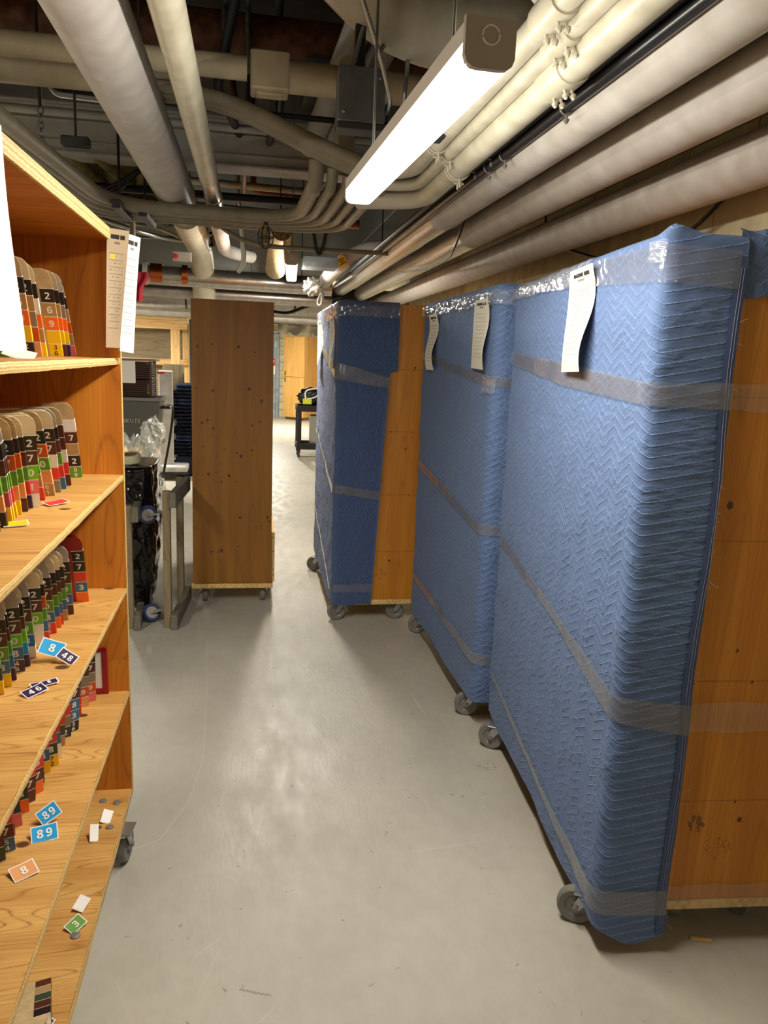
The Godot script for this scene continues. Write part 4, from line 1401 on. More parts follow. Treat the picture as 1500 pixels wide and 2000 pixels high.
func cross_pipes() -> void:
	# the two big pipes over the left side
	var o := pipe("insulated_pipe", "fattest white insulated pipe, running away over the open file cart", [V(-0.42, 2.463, 2.0), V(-0.42, 2.463, -5.15), V(-0.42, 2.463, -5.25)], [0.104, 0.104, 0.09], M.white_pipe, "large pipes over the left side", [V(-0.42, 2.463, -0.8), V(-0.42, 2.463, -3.3)], 36)
	o = pipe("cream_pipe", "cream pipe running beside the fattest white pipe, silver at its far end", [V(-0.203, 2.415, 2.0), V(-0.203, 2.415, -4.0)], 0.045, M.cream_paint, "large pipes over the left side", [V(-0.203, 2.415, -2.6)], 24)
	var g := Geo.new()
	g.tube([V(-0.203, 2.415, -4.0), V(-0.203, 2.415, -5.1)], 0.044, 24)
	part("foil_jacket", g, M.foil, o, "bright silver sleeve")
	sleeve(o, V(-0.203, 2.415, -4.45), V(-0.203, 2.415, -4.52), 0.05, M.foil, "band")
	sleeve(o, V(-0.203, 2.415, -2.95), V(-0.203, 2.415, -2.97), 0.0462, M.cream_paint, "band")
	# pipes that cross the aisle
	o = pipe("cross_pipe", "upper of two cream pipes crossing the aisle, ending in a square coupling", [V(-3.4, 2.66, -3.2), V(-0.02, 2.66, -3.24)], 0.044, M.cream_old, "cream pipes across the aisle", [V(-1.2, 2.66, -3.22)], 20)
	g = Geo.new()
	g.bx(V(0.065, 2.645, -3.24), V(0.145, 0.135, 0.13), 0.006)
	g.bx(V(0.065, 2.573, -3.24), V(0.1, 0.012, 0.06), 0.003)
	part("coupling_box", g, M.cream_old, o, "square cream coupling box")
	g = Geo.new()
	g.tube([V(0.13, 2.645, -3.24), V(0.72, 2.645, -3.26)], 0.058, 20)
	part("wide_run", g, M.cream_old, o)
	o = pipe("cross_pipe", "fatter cream pipe crossing above the big white pipe, on the left", [V(-3.4, 2.67, -3.5), V(-0.45, 2.67, -3.5), V(-0.3, 2.67, -3.5), V(-0.22, 2.67, -3.5)], [0.066, 0.066, 0.06, 0.035], M.cream_old, "cream pipes across the aisle", [V(-1.1, 2.67, -3.5)], 20)
	var grp := "bundled conduits slanting towards the strip light"
	var nm := ["upper", "middle", "lower"]
	for k in 3:
		var dz := -0.05 * k
		pipe("slanted_conduit", "%s conduit of the three slanting across towards the strip light" % nm[2 - k], bent([V(-0.52, 2.6, -3.36 + dz), V(-0.16 + 0.015 * k, 2.6, -3.34 + dz), V(0.43, 2.37 - 0.012 * k, -3.3 + dz * 0.7), V(0.62, 2.33, -3.3 + dz * 0.6)], 0.2), [0.026, 0.033, 0.03][k], M.conduit, grp, [], 16)
	# steel beam across
	var t := thing("steel_beam", "grey painted steel beam crossing the aisle behind the big pipes", "beam")
	g = Geo.new()
	g.bx(V(-0.9, 2.585, -4.58), V(4.9, 0.012, 0.2), 0.002)
	g.bx(V(-0.9, 2.82, -4.58), V(4.9, 0.012, 0.2), 0.002)
	part("flange", g, M.beam, t)
	g = Geo.new()
	g.bx(V(-0.9, 2.70, -4.55), V(4.9, 0.226, 0.1), 0.001)
	part("web", g, M.beam, t)
	g = Geo.new()
	g.bx(V(-0.9, 2.64, -4.497), V(4.9, 0.012, 0.012), 0.002)
	g.bx(V(-0.9, 2.74, -4.497), V(4.9, 0.01, 0.01), 0.002)
	part("welded_strip", g, M.beam, t)
	# the dark copper pipe with patina straps
	o = pipe("copper_pipe", "large dark brown copper pipe crossing high up, with green-stained straps", [V(-3.4, 2.98, -3.86), V(1.0, 2.98, -3.9)], 0.115, M.copper_old, "", [V(0.7, 2.98, -3.88)], 28)
	for x in [-0.12, -0.02]:
		g = Geo.new()
		var ring := []
		for k in 25:
			ring.append(V(x, 2.98 + cos(TAU * k / 24) * 0.12, -3.87 + sin(TAU * k / 24) * 0.12))
		g.tube(ring, 0.012, 8, false)
		g.tube([V(x, 3.09, -3.87), V(x, 3.31, -3.87)], 0.01, 8)
		part("strap", g, M.patina, o, "strap stained green")
	# big cream elbow at the top of the view
	o = pipe("insulated_elbow", "huge cream insulated elbow above the strip light, paint flaking", smooth_path([V(-0.12, 3.14, -2.12), V(0.08, 2.88, -2.34), V(0.29, 2.74, -2.52), V(0.52, 2.68, -2.68), V(0.85, 2.68, -2.74), V(1.5, 2.68, -2.74)], 6), 0.13, M.cream_paint, "", [], 28)
	# the conduit bundle that loops across: left run, across, right run
	grp = "grey conduits looping across the aisle"
	for k in 5:
		var z := -4.42 - 0.085 * k
		var xr := 0.245 + 0.068 * k
		var xl := -0.74 - 0.05 * k
		var r: float = [0.033, 0.024, 0.026, 0.022, 0.024][k]
		pipe("looped_conduit", "%s grey conduit of the five that loop across below the steel beam" % ["innermost", "second", "third", "fourth", "outermost"][k], bent([V(xl - 0.12, 2.36, -2.9), V(xl + 0.02, 2.33, z + 0.0), V(xr, 2.325, z), V(xr + 0.02, 2.315, -3.52)], 0.34, 12) + [V(xr + 0.022, 2.335 - (xr - 0.26) * 0.1, -3.465), V(xr + 0.024, 2.40 - (xr - 0.26) * 0.39, -3.44)], r, M.conduit, grp, [], 16)
	# hangers of the bundle
	for q in [[-0.66, -4.3], [-0.56, -4.5]]:
		t = thing("threaded_rod", "threaded hanger rod %s the conduit loop under the yellow beam" % ("left of" if q[0] < -0.6 else "holding"), "rod", V(q[0], 2.3, q[1]), 0.0, "hanger rods left of the big pipe")
		g = Geo.new()
		g.tube([V(0, 0, 0), V(0, 1.01, 0)], 0.007, 8)
		part("rod", g, M.dark_steel, t)
		g = Geo.new()
		g.bx(V(0, 0.0, -0.1), V(0.042, 0.042, 0.42), 0.003)
		part("strut", g, M.dark_steel, t)
	# sprinkler head in its wire guard
	t = thing("sprinkler", "sprinkler head in a black wire guard below the grey conduits", "sprinkler", V(0.075, 2.215, -4.4))
	g = Geo.new()
	g.tube([V(0, 0.06, 0), V(0, 0.11, 0)], 0.012, 10)
	part("drop_pipe", g, M.dark_steel, t)
	g = Geo.new()
	g.lathe(Transform3D(), [Vector2(0, -0.035), Vector2(0.016, -0.033), Vector2(0.018, -0.03), Vector2(0.005, -0.026), Vector2(0.006, 0.02), Vector2(0.014, 0.03), Vector2(0.016, 0.06), Vector2(0, 0.062)], 14)
	part("head", g, M.brass, t)
	g = Geo.new()
	for k in 3:
		var a := PI * k / 3.0
		var ring := []
		for j in 17:
			var b := TAU * j / 16.0
			ring.append(V(cos(a) * cos(b) * 0.042, sin(b) * 0.058, sin(a) * cos(b) * 0.042))
		g.tube(ring, 0.003, 5, false)
	var hoop := []
	for j in 17:
		hoop.append(V(cos(TAU * j / 16) * 0.042, 0, sin(TAU * j / 16) * 0.042))
	g.tube(hoop, 0.003, 5, false)
	part("wire_guard", g, M.plastic_black, t)


func clutter() -> void:
	# electric box with its armoured cables
	var t := thing("junction_box", "dark grey steel junction box left of the near strip light", "box", V(0.325, 2.375, -2.5))
	var g := Geo.new()
	g.bx(V(0, 0, -0.05), V(0.135, 0.145, 0.1), 0.004)
	part("body", g, M.box_grey, t)
	g = Geo.new()
	g.bx(V(0, 0.002, 0.004), V(0.143, 0.153, 0.008), 0.002)
	part("cover", g, M.box_grey, t)
	for q in [[-0.055, -0.05], [0.055, 0.05]]:
		g = Geo.new()
		g.lathe(Transform3D(Basis(Vector3.RIGHT, PI / 2), V(q[0], q[1], 0.008)), [Vector2(0.006, 0), Vector2(0.005, 0.003), Vector2(0, 0.004)], 10)
		part("screw", g, M.zinc, t)
	g = Geo.new()
	g.bx(V(0.1, -0.082, -0.05), V(0.34, 0.02, 0.08), 0.002)
	part("bracket", g, M.dark_steel, t)
	g = Geo.new()
	g.bx(V(0, 0.5, -0.07), V(0.03, 0.86, 0.03), 0.002)
	part("hanger", g, M.dark_steel, t)
	var lbl := ["armoured cable curving down across the front of the junction box", "armoured cable entering the top of the junction box from the right", "armoured cable entering the top of the junction box from the left", "armoured cable hanging behind the strip light"]
	var runs := [[V(0.22, 2.72, -2.25), V(0.3, 2.58, -2.36), V(0.37, 2.46, -2.44), V(0.408, 2.37, -2.49), V(0.405, 2.34, -2.53)], [V(0.44, 2.62, -2.7), V(0.38, 2.52, -2.58), V(0.35, 2.45, -2.55)], [V(0.38, 2.72, -2.6), V(0.33, 2.58, -2.56), V(0.3, 2.45, -2.55)], [V(0.5, 2.75, -2.75), V(0.5, 2.6, -2.7), V(0.49, 2.45, -2.68), V(0.5, 2.4, -2.75)]]
	for k in 4:
		var p := smooth_path(runs[k], 16)
		var rr := []
		var fine := []
		for i in p.size() - 1:
			for h in 2:
				fine.append(p[i].lerp(p[i + 1], h / 2.0))
				rr.append(0.0085 if h == 0 else 0.0062)
		pipe("armoured_cable", lbl[k], fine, rr, M.zinc, "armoured cables by the junction box", [], 10, "cable")
	# ducts and pipes behind the box
	var names := ["grey-blue pipe behind the junction box, nearer the light", "grey-blue pipe behind the junction box, farther left"]
	for k in 2:
		pipe("riser_pipe", names[k], [V(0.62 - 0.16 * k, 2.98, -2.95), V(0.4 - 0.1 * k, 2.66, -4.3)], 0.055, M.beam, "slanting pipes behind the junction box", [], 16)
	pipe("riser_pipe", "short cream pipe just below the junction box", [V(0.36, 2.66, -3.1), V(0.39, 2.42, -3.6)], 0.045, M.cream_old, "", [], 16)
	pipe("cross_rail", "thin black rail crossing behind the slanted conduits", [V(0.02, 2.555, -3.42), V(0.75, 2.555, -3.42)], 0.012, M.dark_steel, "thin rails across the aisle", [], 8, "rail")
	pipe("cross_rail", "grey rail crossing just above the steel beam face", [V(-2.5, 2.73, -4.3), V(0.9, 2.73, -4.35)], 0.02, M.beam, "thin rails across the aisle", [], 10, "rail")
	pipe("cross_rail", "black pipe crossing under the steel beam on the left", [V(-1.9, 2.48, -4.75), V(0.3, 2.48, -4.8)], 0.022, M.plastic_black, "thin rails across the aisle", [], 10, "rail")
	pipe("cross_rail", "dark brown pipe crossing low behind the conduit bends", [V(-0.3, 2.46, -5.3), V(0.7, 2.46, -5.3)], 0.028, M.copper_old, "thin rails across the aisle", [], 12, "rail")
	pipe("cross_rail", "silver tube crossing above the conduit loop", [V(-0.4, 2.44, -4.85), V(0.32, 2.43, -4.9)], 0.014, M.zinc, "thin rails across the aisle", [], 10, "rail")
	# hanging flat dark boards and trays between the beams
	g = Geo.new()
	g.bx(V(-0.05, 2.93, -2.6), V(0.5, 0.16, 0.3), 0.003)
	solo("dark_duct", g, M.dark_steel, "dark square duct near the ceiling above the brown copper pipe", "duct")
	g = Geo.new()
	g.bx(V(0.3, 2.85, -4.0), V(0.12, 0.1, 0.5), 0.003)
	solo("dark_duct", g, M.box_grey, "grey square duct between the copper pipe and the steel beam", "duct")
	# the tangle of small service pipes in the void above
	for k in 16:
		var x := rng.randf_range(-1.6, 0.55)
		var z := rng.randf_range(-6.6, -4.9)
		var y := rng.randf_range(2.66, 3.1)
		var w := rng.randf_range(0.5, 1.6)
		var run: Array
		if k % 3 == 0:
			run = [V(x, y, z), V(x + rng.randf_range(-0.2, 0.2), y - 0.05, z + w * 0.8), V(x + rng.randf_range(-0.2, 0.2), 3.31, z + w * 0.9)]
		else:
			run = [V(x - w * 0.5, 3.31, z), V(x - w * 0.48, y, z), V(x + w * 0.5, y - 0.03, z + rng.randf_range(-0.15, 0.15)), V(x + w * 0.52, 3.31, z)]
		pipe("service_pipe", "thin service pipe in the dark void behind the steel beam", bent(run, 0.05), rng.randf_range(0.01, 0.028), [M.dark_steel, M.copper_old, M.conduit, M.zinc, M.box_grey][k % 5], "thin service pipes in the ceiling void", [], 10)
	# yellow beam with stubs on the left
	t = thing("yellow_beam", "cream-yellow painted beam with pipe stubs, left of the big white pipe", "beam")
	g = Geo.new()
	g.bx(V(-1.0, 2.55, -5.0), V(1.25, 0.26, 0.05), 0.004)
	part("face", g, M.yellow_beam, t)
	g = Geo.new()
	g.bx(V(-1.0, 2.425, -4.95), V(1.25, 0.012, 0.14), 0.002)
	part("flange", g, M.yellow_beam, t)
	for x in [-0.86, -0.7]:
		g = Geo.new()
		g.tube([V(x - 0.13, 2.62, -4.55), V(x, 2.53, -4.98)], 0.036, 16)
		part("pipe_stub", g, M.yellow_beam, t)
	g = Geo.new()
	g.lathe(Transform3D(Basis(Vector3.RIGHT, PI / 2), V(-0.54, 2.52, -4.97)), [Vector2(0, 0.006), Vector2(0.05, 0.006), Vector2(0.052, 0)], 20)
	part("round_cover", g, M.beam, t)
	# brass valve and chain above the file cart
	t = thing("valve", "small brass valve on a drop pipe above the open file cart", "valve", V(-1.02, 2.42, -3.5))
	g = Geo.new()
	g.lathe(Transform3D(), [Vector2(0.018, -0.1), Vector2(0.018, -0.02), Vector2(0.026, -0.016), Vector2(0.026, 0.03), Vector2(0.016, 0.034), Vector2(0.016, 0.1)], 14)
	part("body", g, M.brass, t)
	g = Geo.new()
	g.tube([V(0, 0.1, 0), V(0, 0.89, 0)], 0.014, 10)
	part("drop_pipe", g, M.dark_steel, t)
	t = thing("chain", "dark hanging chain above the open file cart", "chain", V(-0.86, 2.32, -3.62))
	for k in 9:
		g = Geo.new()
		var ring := []
		for j in 13:
			var a := TAU * j / 12.0
			var q := V(cos(a) * 0.01, sin(a) * 0.019, 0)
			ring.append(Basis(Vector3.UP, PI / 2 * (k % 2) + 0.3) * q + V(0, 0.028 * k, 0))
		g.tube(ring, 0.0036, 6, false)
		part("link", g, M.steel, t)
	g = Geo.new()
	g.tube([V(0, 0.24, 0), V(0, 0.99, 0)], 0.006, 8)
	part("hook_rod", g, M.dark_steel, t)
	g = Geo.new()
	g.bx(V(-0.78, 2.5, -3.9), V(0.12, 0.04, 0.06), 0.004)
	g.tube([V(-0.78, 2.52, -3.9), V(-0.78, 3.31, -3.9)], 0.006, 6)
	solo("hanger_plate", g, M.box_grey, "grey hanger plate beside the chain", "bracket")
	for k in 3:
		pipe("dark_cable", "%s black cable drooping in the dark left of the big pipe" % ["upper", "middle", "lower"][k], smooth_path([V(-2.2, 2.55 - 0.05 * k, -4.72), V(-1.5, 2.46 - 0.04 * k, -4.74), V(-0.9, 2.44 - 0.03 * k, -4.74), V(-0.6, 2.58, -4.72)]), 0.012, M.plastic_black, "black cables left of the big pipe", [], 8, "cable")

func far_pipes() -> void:
	# white fittings that carry the big pipe on past the conduit loop
	var o := pipe("white_elbow", "white segmented elbow dropping behind the conduit loop, above the bare cart", bent([V(-0.42, 2.463, -5.35), V(-0.42, 2.44, -7.1), V(-0.42, 1.96, -7.5)], 0.35), 0.1, M.cream_paint, "", [V(-0.42, 2.5, -5.8)], 28)
	for z in [-5.7, -6.1, -6.5]:
		sleeve(o, V(-0.42, 2.462, z), V(-0.42, 2.458, z - 0.16), 0.107, M.cream_paint, "segment")
	pipe("white_elbow", "second white elbow beside the segmented one behind the conduit loop", bent([V(-0.21, 2.41, -5.2), V(-0.21, 2.4, -6.6), V(0.0, 2.4, -6.9)], 0.2), 0.052, M.white_pipe, "", [], 20)
	pipe("flexible_hose", "dark flexible hose curving beside the white elbows", smooth_path([V(-0.12, 3.31, -5.9), V(-0.1, 2.7, -6.0), V(-0.07, 2.45, -6.2), V(-0.06, 2.32, -6.4), V(-0.1, 2.25, -6.6)]), 0.02, M.steel, "", [], 12, "hose")
	# foil pipe across with bare copper pieces
	o = pipe("foil_pipe", "foil-wrapped pipe crossing the aisle behind the bare cart, copper showing", [V(-2.6, 2.25, -7.15), V(0.72, 2.22, -7.25)], 0.082, M.foil, "", [V(-1.4, 2.25, -7.15), V(0.45, 2.25, -7.25)], 28)
	for q in [[-0.86, -0.76], [-0.6, -0.55]]:
		var g := Geo.new()
		g.tube([V(q[0], 2.247, -7.185), V(q[1], 2.246, -7.19)], 0.085, 24)
		part("copper_piece", g, M.copper, o, "bare shiny copper")
	sleeve(o, V(-0.92, 2.247, -7.18), V(-0.88, 2.247, -7.18), 0.1, M.white_pipe, "white_collar")
	pipe("foil_pipe", "lower grey foil pipe just under the copper-showing one", [V(-2.6, 2.14, -7.45), V(0.75, 2.11, -7.5)], 0.06, M.foil_worn, "", [V(-1.4, 2.14, -7.45)], 24)
	# wide grey ducts, one behind another
	var grp := "wide grey ducts across the aisle beyond the carts"
	var d := [[-8.6, 2.19, 0.16, "nearest wide grey duct crossing behind the bare cart, with dark bands"], [-9.5, 2.14, 0.1, "second wide grey duct crossing behind the bare cart"], [-11.3, 2.16, 0.11, "third wide grey duct crossing over the lumber rack"], [-12.3, 2.19, 0.1, "farthest grey duct crossing over the lumber rack"]]
	for q in d:
		o = pipe("cross_duct", q[3], [V(-4.6, q[1] + 0.03, q[0]), V(1.68, q[1] - 0.02, q[0] - 0.05)], q[2], M.duct_grey if q[2] < 0.15 else M.foil_worn, grp, [V(-1.9, q[1], q[0]), V(1.3, q[1], q[0])], 28)
		if q[2] > 0.15:
			for x in [-1.25, -0.68, 0.45]:
				sleeve(o, V(x, q[1] + 0.005, q[0] - 0.02), V(x + 0.02, q[1] + 0.005, q[0] - 0.02), q[2] + 0.008, M.dark_steel, "dark_band")
	var g := Geo.new()
	g.bx(V(0.75, 2.2, -8.2), V(0.9, 0.16, 0.2), 0.004)
	solo("dark_duct", g, M.plastic_black, "flat black duct above the half-wrapped cart", "duct")
	pipe("black_cable", "black cable sagging from the grey duct above the gap between the carts", smooth_path([V(0.1, 2.05, -8.2), V(0.35, 2.02, -8.2), V(0.55, 2.09, -8.2), V(0.75, 2.15, -8.1), V(0.9, 2.2, -8.0)]), 0.016, M.plastic_black, "", [], 8, "cable")
	# yellowish foil pipe, and the thin grey pipe across with its hanging loop
	pipe("yellow_pipe", "yellowish foil-wrapped pipe end beside the second strip light", [V(0.2, 2.42, -5.5), V(0.2, 2.37, -5.8), V(0.19, 2.27, -6.5), V(0.19, 2.26, -6.55)], [0.07, 0.08, 0.08, 0.06], M.yellow_foil, "", [V(0.2, 2.38, -5.75)], 20)
	pipe("thin_pipe", "thin dark pipe bending across in front of the second strip light", smooth_path([V(-0.2, 2.35, -4.95), V(-0.08, 2.28, -4.95), V(0.08, 2.245, -4.95), V(0.4, 2.24, -4.95), V(0.9, 2.245, -4.95)]), 0.014, M.conduit, "", [V(0.8, 2.245, -4.95)], 12)
	pipe("hanging_loop", "dark hose hanging in a narrow loop over the thin pipe", smooth_path([V(0.36, 2.42, -4.9), V(0.375, 2.3, -4.9), V(0.395, 2.215, -4.9), V(0.42, 2.225, -4.9), V(0.44, 2.3, -4.9), V(0.455, 2.42, -4.9)]), 0.012, M.dark_steel, "", [], 10, "hose")
	# white pipe with the yellow warning label
	o = pipe("white_elbow", "white elbow with a yellow warning label near the second strip light", bent([V(1.35, 2.47, -6.3), V(0.86, 2.45, -6.3), V(0.66, 2.29, -6.35), V(0.64, 2.25, -7.0)], 0.16), 0.06, M.white_pipe, "", [V(1.2, 2.45, -6.3)], 20)
	g = Geo.new()
	g.box(Transform3D(Basis(Vector3.BACK, 0.6) * Basis(Vector3.RIGHT, 0.35), V(0.7, 2.335, -6.27)), V(0.075, 0.075, 0.004), 0.001)
	var w := solo("warning_label", g, mat(rgb(240, 200, 20), 0.5), "yellow warning label on the white elbow near the second strip light", "label")
	for k in 3:
		g = Geo.new()
		g.box(Transform3D(Basis(Vector3.BACK, 0.6) * Basis(Vector3.RIGHT, 0.35), V(0.7, 2.335, -6.27)).translated_local(V(0, 0.018 - 0.018 * k, 0.0025)), V(0.05 - 0.012 * (k % 2), 0.007, 0.001), 0.0)
		part("black_print", g, M.ink_K, w)
	g = Geo.new()
	g.bx(V(0.52, 2.3, -6.2), V(0.26, 0.08, 0.25), 0.004)
	solo("grey_tray", g, M.box_grey, "grey tray between the second strip light and the white elbow", "tray")
	g = Geo.new()
	var prof := []
	var n := noise(140, 0.5, 3)
	var P := []
	for i in 25:
		var row := []
		for j in 41:
			var a := PI * i / 24.0
			var b := TAU * j / 40.0
			var q := V(sin(a) * cos(b), cos(a), sin(a) * sin(b))
			var rr := 0.075 * (0.9 + 0.5 * n.get_noise_3d(q.x * 3.0, q.y * 3.0, q.z * 3.0) + 0.2 * absf(n.get_noise_3d(q.x * 6.0, q.y * 6.0, q.z * 6.0)))
			row.append(V(0.5, 2.17, -6.7) + q * rr)
		P.append(row)
	g.grid(P, [], Vector3.ZERO)
	solo("foil_bundle", g, M.foil_worn, "crumpled silver foil bundle beside the second strip light", "insulation")
	# valve and rope at the end of the first white pipe
	var t := thing("valve", "small grey valve where the foil pipe meets the foil end of the white pipe", "valve", V(0.6, 2.14, -6.9))
	g = Geo.new()
	g.lathe(Transform3D(), [Vector2(0, -0.06), Vector2(0.025, -0.05), Vector2(0.025, 0.0), Vector2(0.04, 0.01), Vector2(0.04, 0.03), Vector2(0.012, 0.035), Vector2(0.012, 0.12), Vector2(0, 0.12)], 14)
	part("body", g, M.zinc, t)
	g = Geo.new()
	g.tube([V(-0.05, 0.1, 0), V(0.05, 0.1, 0.02)], 0.008, 8)
	part("handle", g, M.door, t)
	pipe("rope_loop", "pale rope loop hanging from the valve above the half-wrapped cart", smooth_path([V(0.59, 2.13, -6.88), V(0.565, 2.07, -6.87), V(0.57, 2.035, -6.87), V(0.59, 2.04, -6.87), V(0.6, 2.08, -6.87), V(0.6, 2.13, -6.88)]), 0.006, M.paper, "", [], 8, "rope")
	# red rag at the left
	P = []
	for i in 12:
		var row := []
		for j in 8:
			var u := j / 7.0
			var f := i / 11.0
			row.append(V(-0.99 + 0.13 * u * (1.0 - 0.55 * f) + 0.01 * sin(f * 8.0), 2.24 - 0.24 * f, -7.045 + 0.02 * sin(u * 9.0 + f * 2.0)))
		P.append(row)
	g = Geo.new()
	g.grid(P, [], Vector3.BACK)
	solo("red_cloth", g, mat(rgb(196, 44, 66), 0.7), "red cloth hanging from the foil pipe beside the tally sheets", "cloth")
	# mechanical clutter above the looped conduits
	for k in 4:
		pipe("thin_line", "%s thin dark line in the tangle behind the conduit loop" % ORDER[k], smooth_path([V(-1.3 + 0.2 * k, 2.5, -5.6 - 0.3 * k), V(-0.9 + 0.12 * k, 2.38 + 0.03 * k, -5.9), V(-0.62 + 0.1 * k, 2.42, -6.2 - 0.1 * k), V(-0.3, 2.5, -6.4)]), 0.012 + 0.003 * (k % 2), [M.dark_steel, M.zinc, M.conduit, M.plastic_black][k], "thin lines behind the conduit loop", [], 8)
	pipe("drop_pipe", "short grey pipe with a white fitting behind the end of the file cart", [V(-0.78, 3.31, -5.6), V(-0.78, 2.3, -5.6)], 0.018, M.conduit, "", [], 10)
	g = Geo.new()
	g.lathe(Transform3D(Basis(), V(-0.78, 2.26, -5.6)), [Vector2(0, 0), Vector2(0.03, 0), Vector2(0.032, 0.05), Vector2(0.02, 0.07), Vector2(0, 0.07)], 14)
	solo("white_fitting", g, M.white, "small white fitting on the grey pipe behind the file cart", "fitting")
	g = Geo.new()
	g.bx(V(-0.52, 2.3, -6.3), V(0.14, 0.07, 0.06), 0.004)
	var bx := solo("grey_device", g, M.duct_grey, "small grey device with a red button behind the conduit loop", "device")
	g = Geo.new()
	g.lathe(Transform3D(Basis(Vector3.RIGHT, PI / 2), V(-0.565, 2.3, -6.269)), [Vector2(0.018, 0), Vector2(0.016, 0.008), Vector2(0, 0.009)], 14)
	part("red_button", g, M.red, bx)


func far_left() -> void:
	# two low lumber rails with posts
	var lab := ["grey-topped lumber rail stand on the right of the black bundle", "grey-topped lumber rail stand between the file cart and the black bundle"]
	for k in 2:
		var x := -0.46 - 0.21 * k
		var h := 0.815 - 0.085 * k
		var t := thing("lumber_stand", lab[k], "stand", V(x, 0, -4.43), 0.05 if k else -0.06, "low lumber stands")
		for q in [[0.0, 0.0], [0.0, -0.5]]:
			var g := Geo.new()
			g.bx(V(q[0] - 0.012, h / 2, q[1] - 0.02), V(0.042, h, 0.042), 0.003)
			part("post", g, M.old_pine, t)
		for y in [h - 0.045, 0.045]:
			var g := Geo.new()
			g.bx(V(0.03, y, -0.26), V(0.04, 0.088, 0.6), 0.004, 2)
			part("rail", g, M.grey_lumber, t)
	# black wrapped bundle with its dolly wheels
	var t := thing("wrapped_bundle", "tall bundle in shiny black wrap standing on its side between the lumber stands", "bundle", V(-0.64, 0, -4.85))
	var g := Geo.new()
	var n := noise(150, 1.0, 4)
	var P := []
	for i in 56:
		var row := []
		var y := 0.05 + 0.87 * minf(i, 50) / 50.0
		var w: float = lerpf(0.5, 1.0, smoothstep(0.0, 0.5, y)) * (1.0 if i <= 50 else 1.0 - (i - 50) / 5.2)
		if i > 50:
			y += 0.012 * (i - 50) / 5.0
		for j in 61:
			var a := TAU * j / 60.0
			var c := V(signf(cos(a)) * pow(absf(cos(a)), 0.5) * 0.1, 0, signf(sin(a)) * pow(absf(sin(a)), 0.5) * 0.26)
			var dd := n.get_noise_3d(c.x * 22.0, y * 7.0, c.z * 16.0) * 0.022 + n.get_noise_3d(c.x * 60.0, y * 30.0 + c.z * 40.0, c.z * 30.0) * 0.007
			row.append(V(c.x * w - 0.03 + 0.02 * (1.0 - y), y, c.z * lerpf(w, 1.0, 0.5)) + c.normalized() * dd)
		P.append(row)
	g.grid(P, [], Vector3.BACK)
	part("black_wrap", g, M.wrap_black, t)
	for q in [[0.655, 0.3], [0.055, 0.3]]:
		var A := Transform3D(Basis(Vector3.UP, 0.35) * Basis(Vector3.RIGHT, PI / 2), V(0.05, q[0], q[1]))
		if q[0] < 0.1:
			A = Transform3D(Basis(Vector3.UP, 0.5) * Basis(Vector3.RIGHT, PI / 2 - 0.5), V(0.06, q[0], q[1]))
		g = Geo.new()
		g.lathe(A, [Vector2(0.036, -0.016), Vector2(0.048, -0.017), Vector2(0.055, -0.01), Vector2(0.056, 0), Vector2(0.055, 0.01), Vector2(0.048, 0.017), Vector2(0.036, 0.016)], 28)
		var wh := part("wheel", g, M.blue_tyre, t, "blue wheel")
		g = Geo.new()
		g.lathe(A, [Vector2(0, -0.014), Vector2(0.036, -0.014), Vector2(0.036, 0.014), Vector2(0.01, 0.014), Vector2(0.01, 0.022), Vector2(0, 0.022)], 22)
		part("hub", g, M.duct_grey, wh)
		g = Geo.new()
		g.bar(A * V(0, 0.024, 0), A * V(0, 0.024, 0) + V(0.1, 0.016, -0.04), 0.045, 0.006, 0.001, Vector3.BACK)
		part("fork", g, M.duct_grey, wh)
	# tape roll on the bundle
	t = thing("tape_roll", "roll of clear packing tape lying on the black bundle", "tape roll", V(-0.7, 0.94, -4.72))
	t.rotation = V(0.16, 0.0, 0.06)
	g = Geo.new()
	g.lathe(Transform3D(), [Vector2(0.04, 0.0), Vector2(0.058, 0.0), Vector2(0.06, 0.003), Vector2(0.06, 0.045), Vector2(0.058, 0.048), Vector2(0.04, 0.048), Vector2(0.04, 0.0)], 36)
	part("tape", g, M.tape_roll, t)
	g = Geo.new()
	g.lathe(Transform3D(), [Vector2(0.0395, 0.001), Vector2(0.0395, 0.047), Vector2(0.0365, 0.047), Vector2(0.0365, 0.001)], 30)
	part("core", g, M.core, t)
	# heap of clear plastic
	var lumps := [["wide crumpled heap of clear plastic sheeting behind the black bundle", V(-0.95, 0.42, -6.5), V(0.24, 0.47, 0.25), 160], ["upright balled-up clear plastic bag at the right of the plastic heap", V(-0.77, 0.93, -6.4), V(0.085, 0.12, 0.09), 170]]
	for q in lumps:
		n = noise(q[3], 1.0, 4)
		P = []
		for i in 40:
			var row := []
			for j in 57:
				var a := PI * i / 39.0
				var b := TAU * j / 56.0
				var d := V(sin(a) * cos(b), cos(a), sin(a) * sin(b))
				var k := 0.9 + 0.5 * n.get_noise_3d(d.x * 1.3, d.y * 1.3, d.z * 1.3) + 0.4 * absf(n.get_noise_3d(d.x * 3.5, d.y * 3.5, d.z * 3.5)) + 0.12 * absf(n.get_noise_3d(d.x * 9.0, d.y * 9.0, d.z * 9.0))
				row.append(q[1] + d * q[2] * k)
			P.append(row)
		g = Geo.new()
		g.grid(P)
		solo("plastic_sheeting", g, M.bag, q[0], "plastic", "clear plastic by the bundle")
	# trolley under tote and crate, out of sight low down
	t = thing("platform", "low wooden platform under the grey tote", "platform", V(-1.25, 0, -8.6))
	g = Geo.new()
	g.bx(V(0, 0.62, 0), V(0.62, 0.05, 0.5), 0.004, 0)
	part("deck", g, M.old_pine, t)
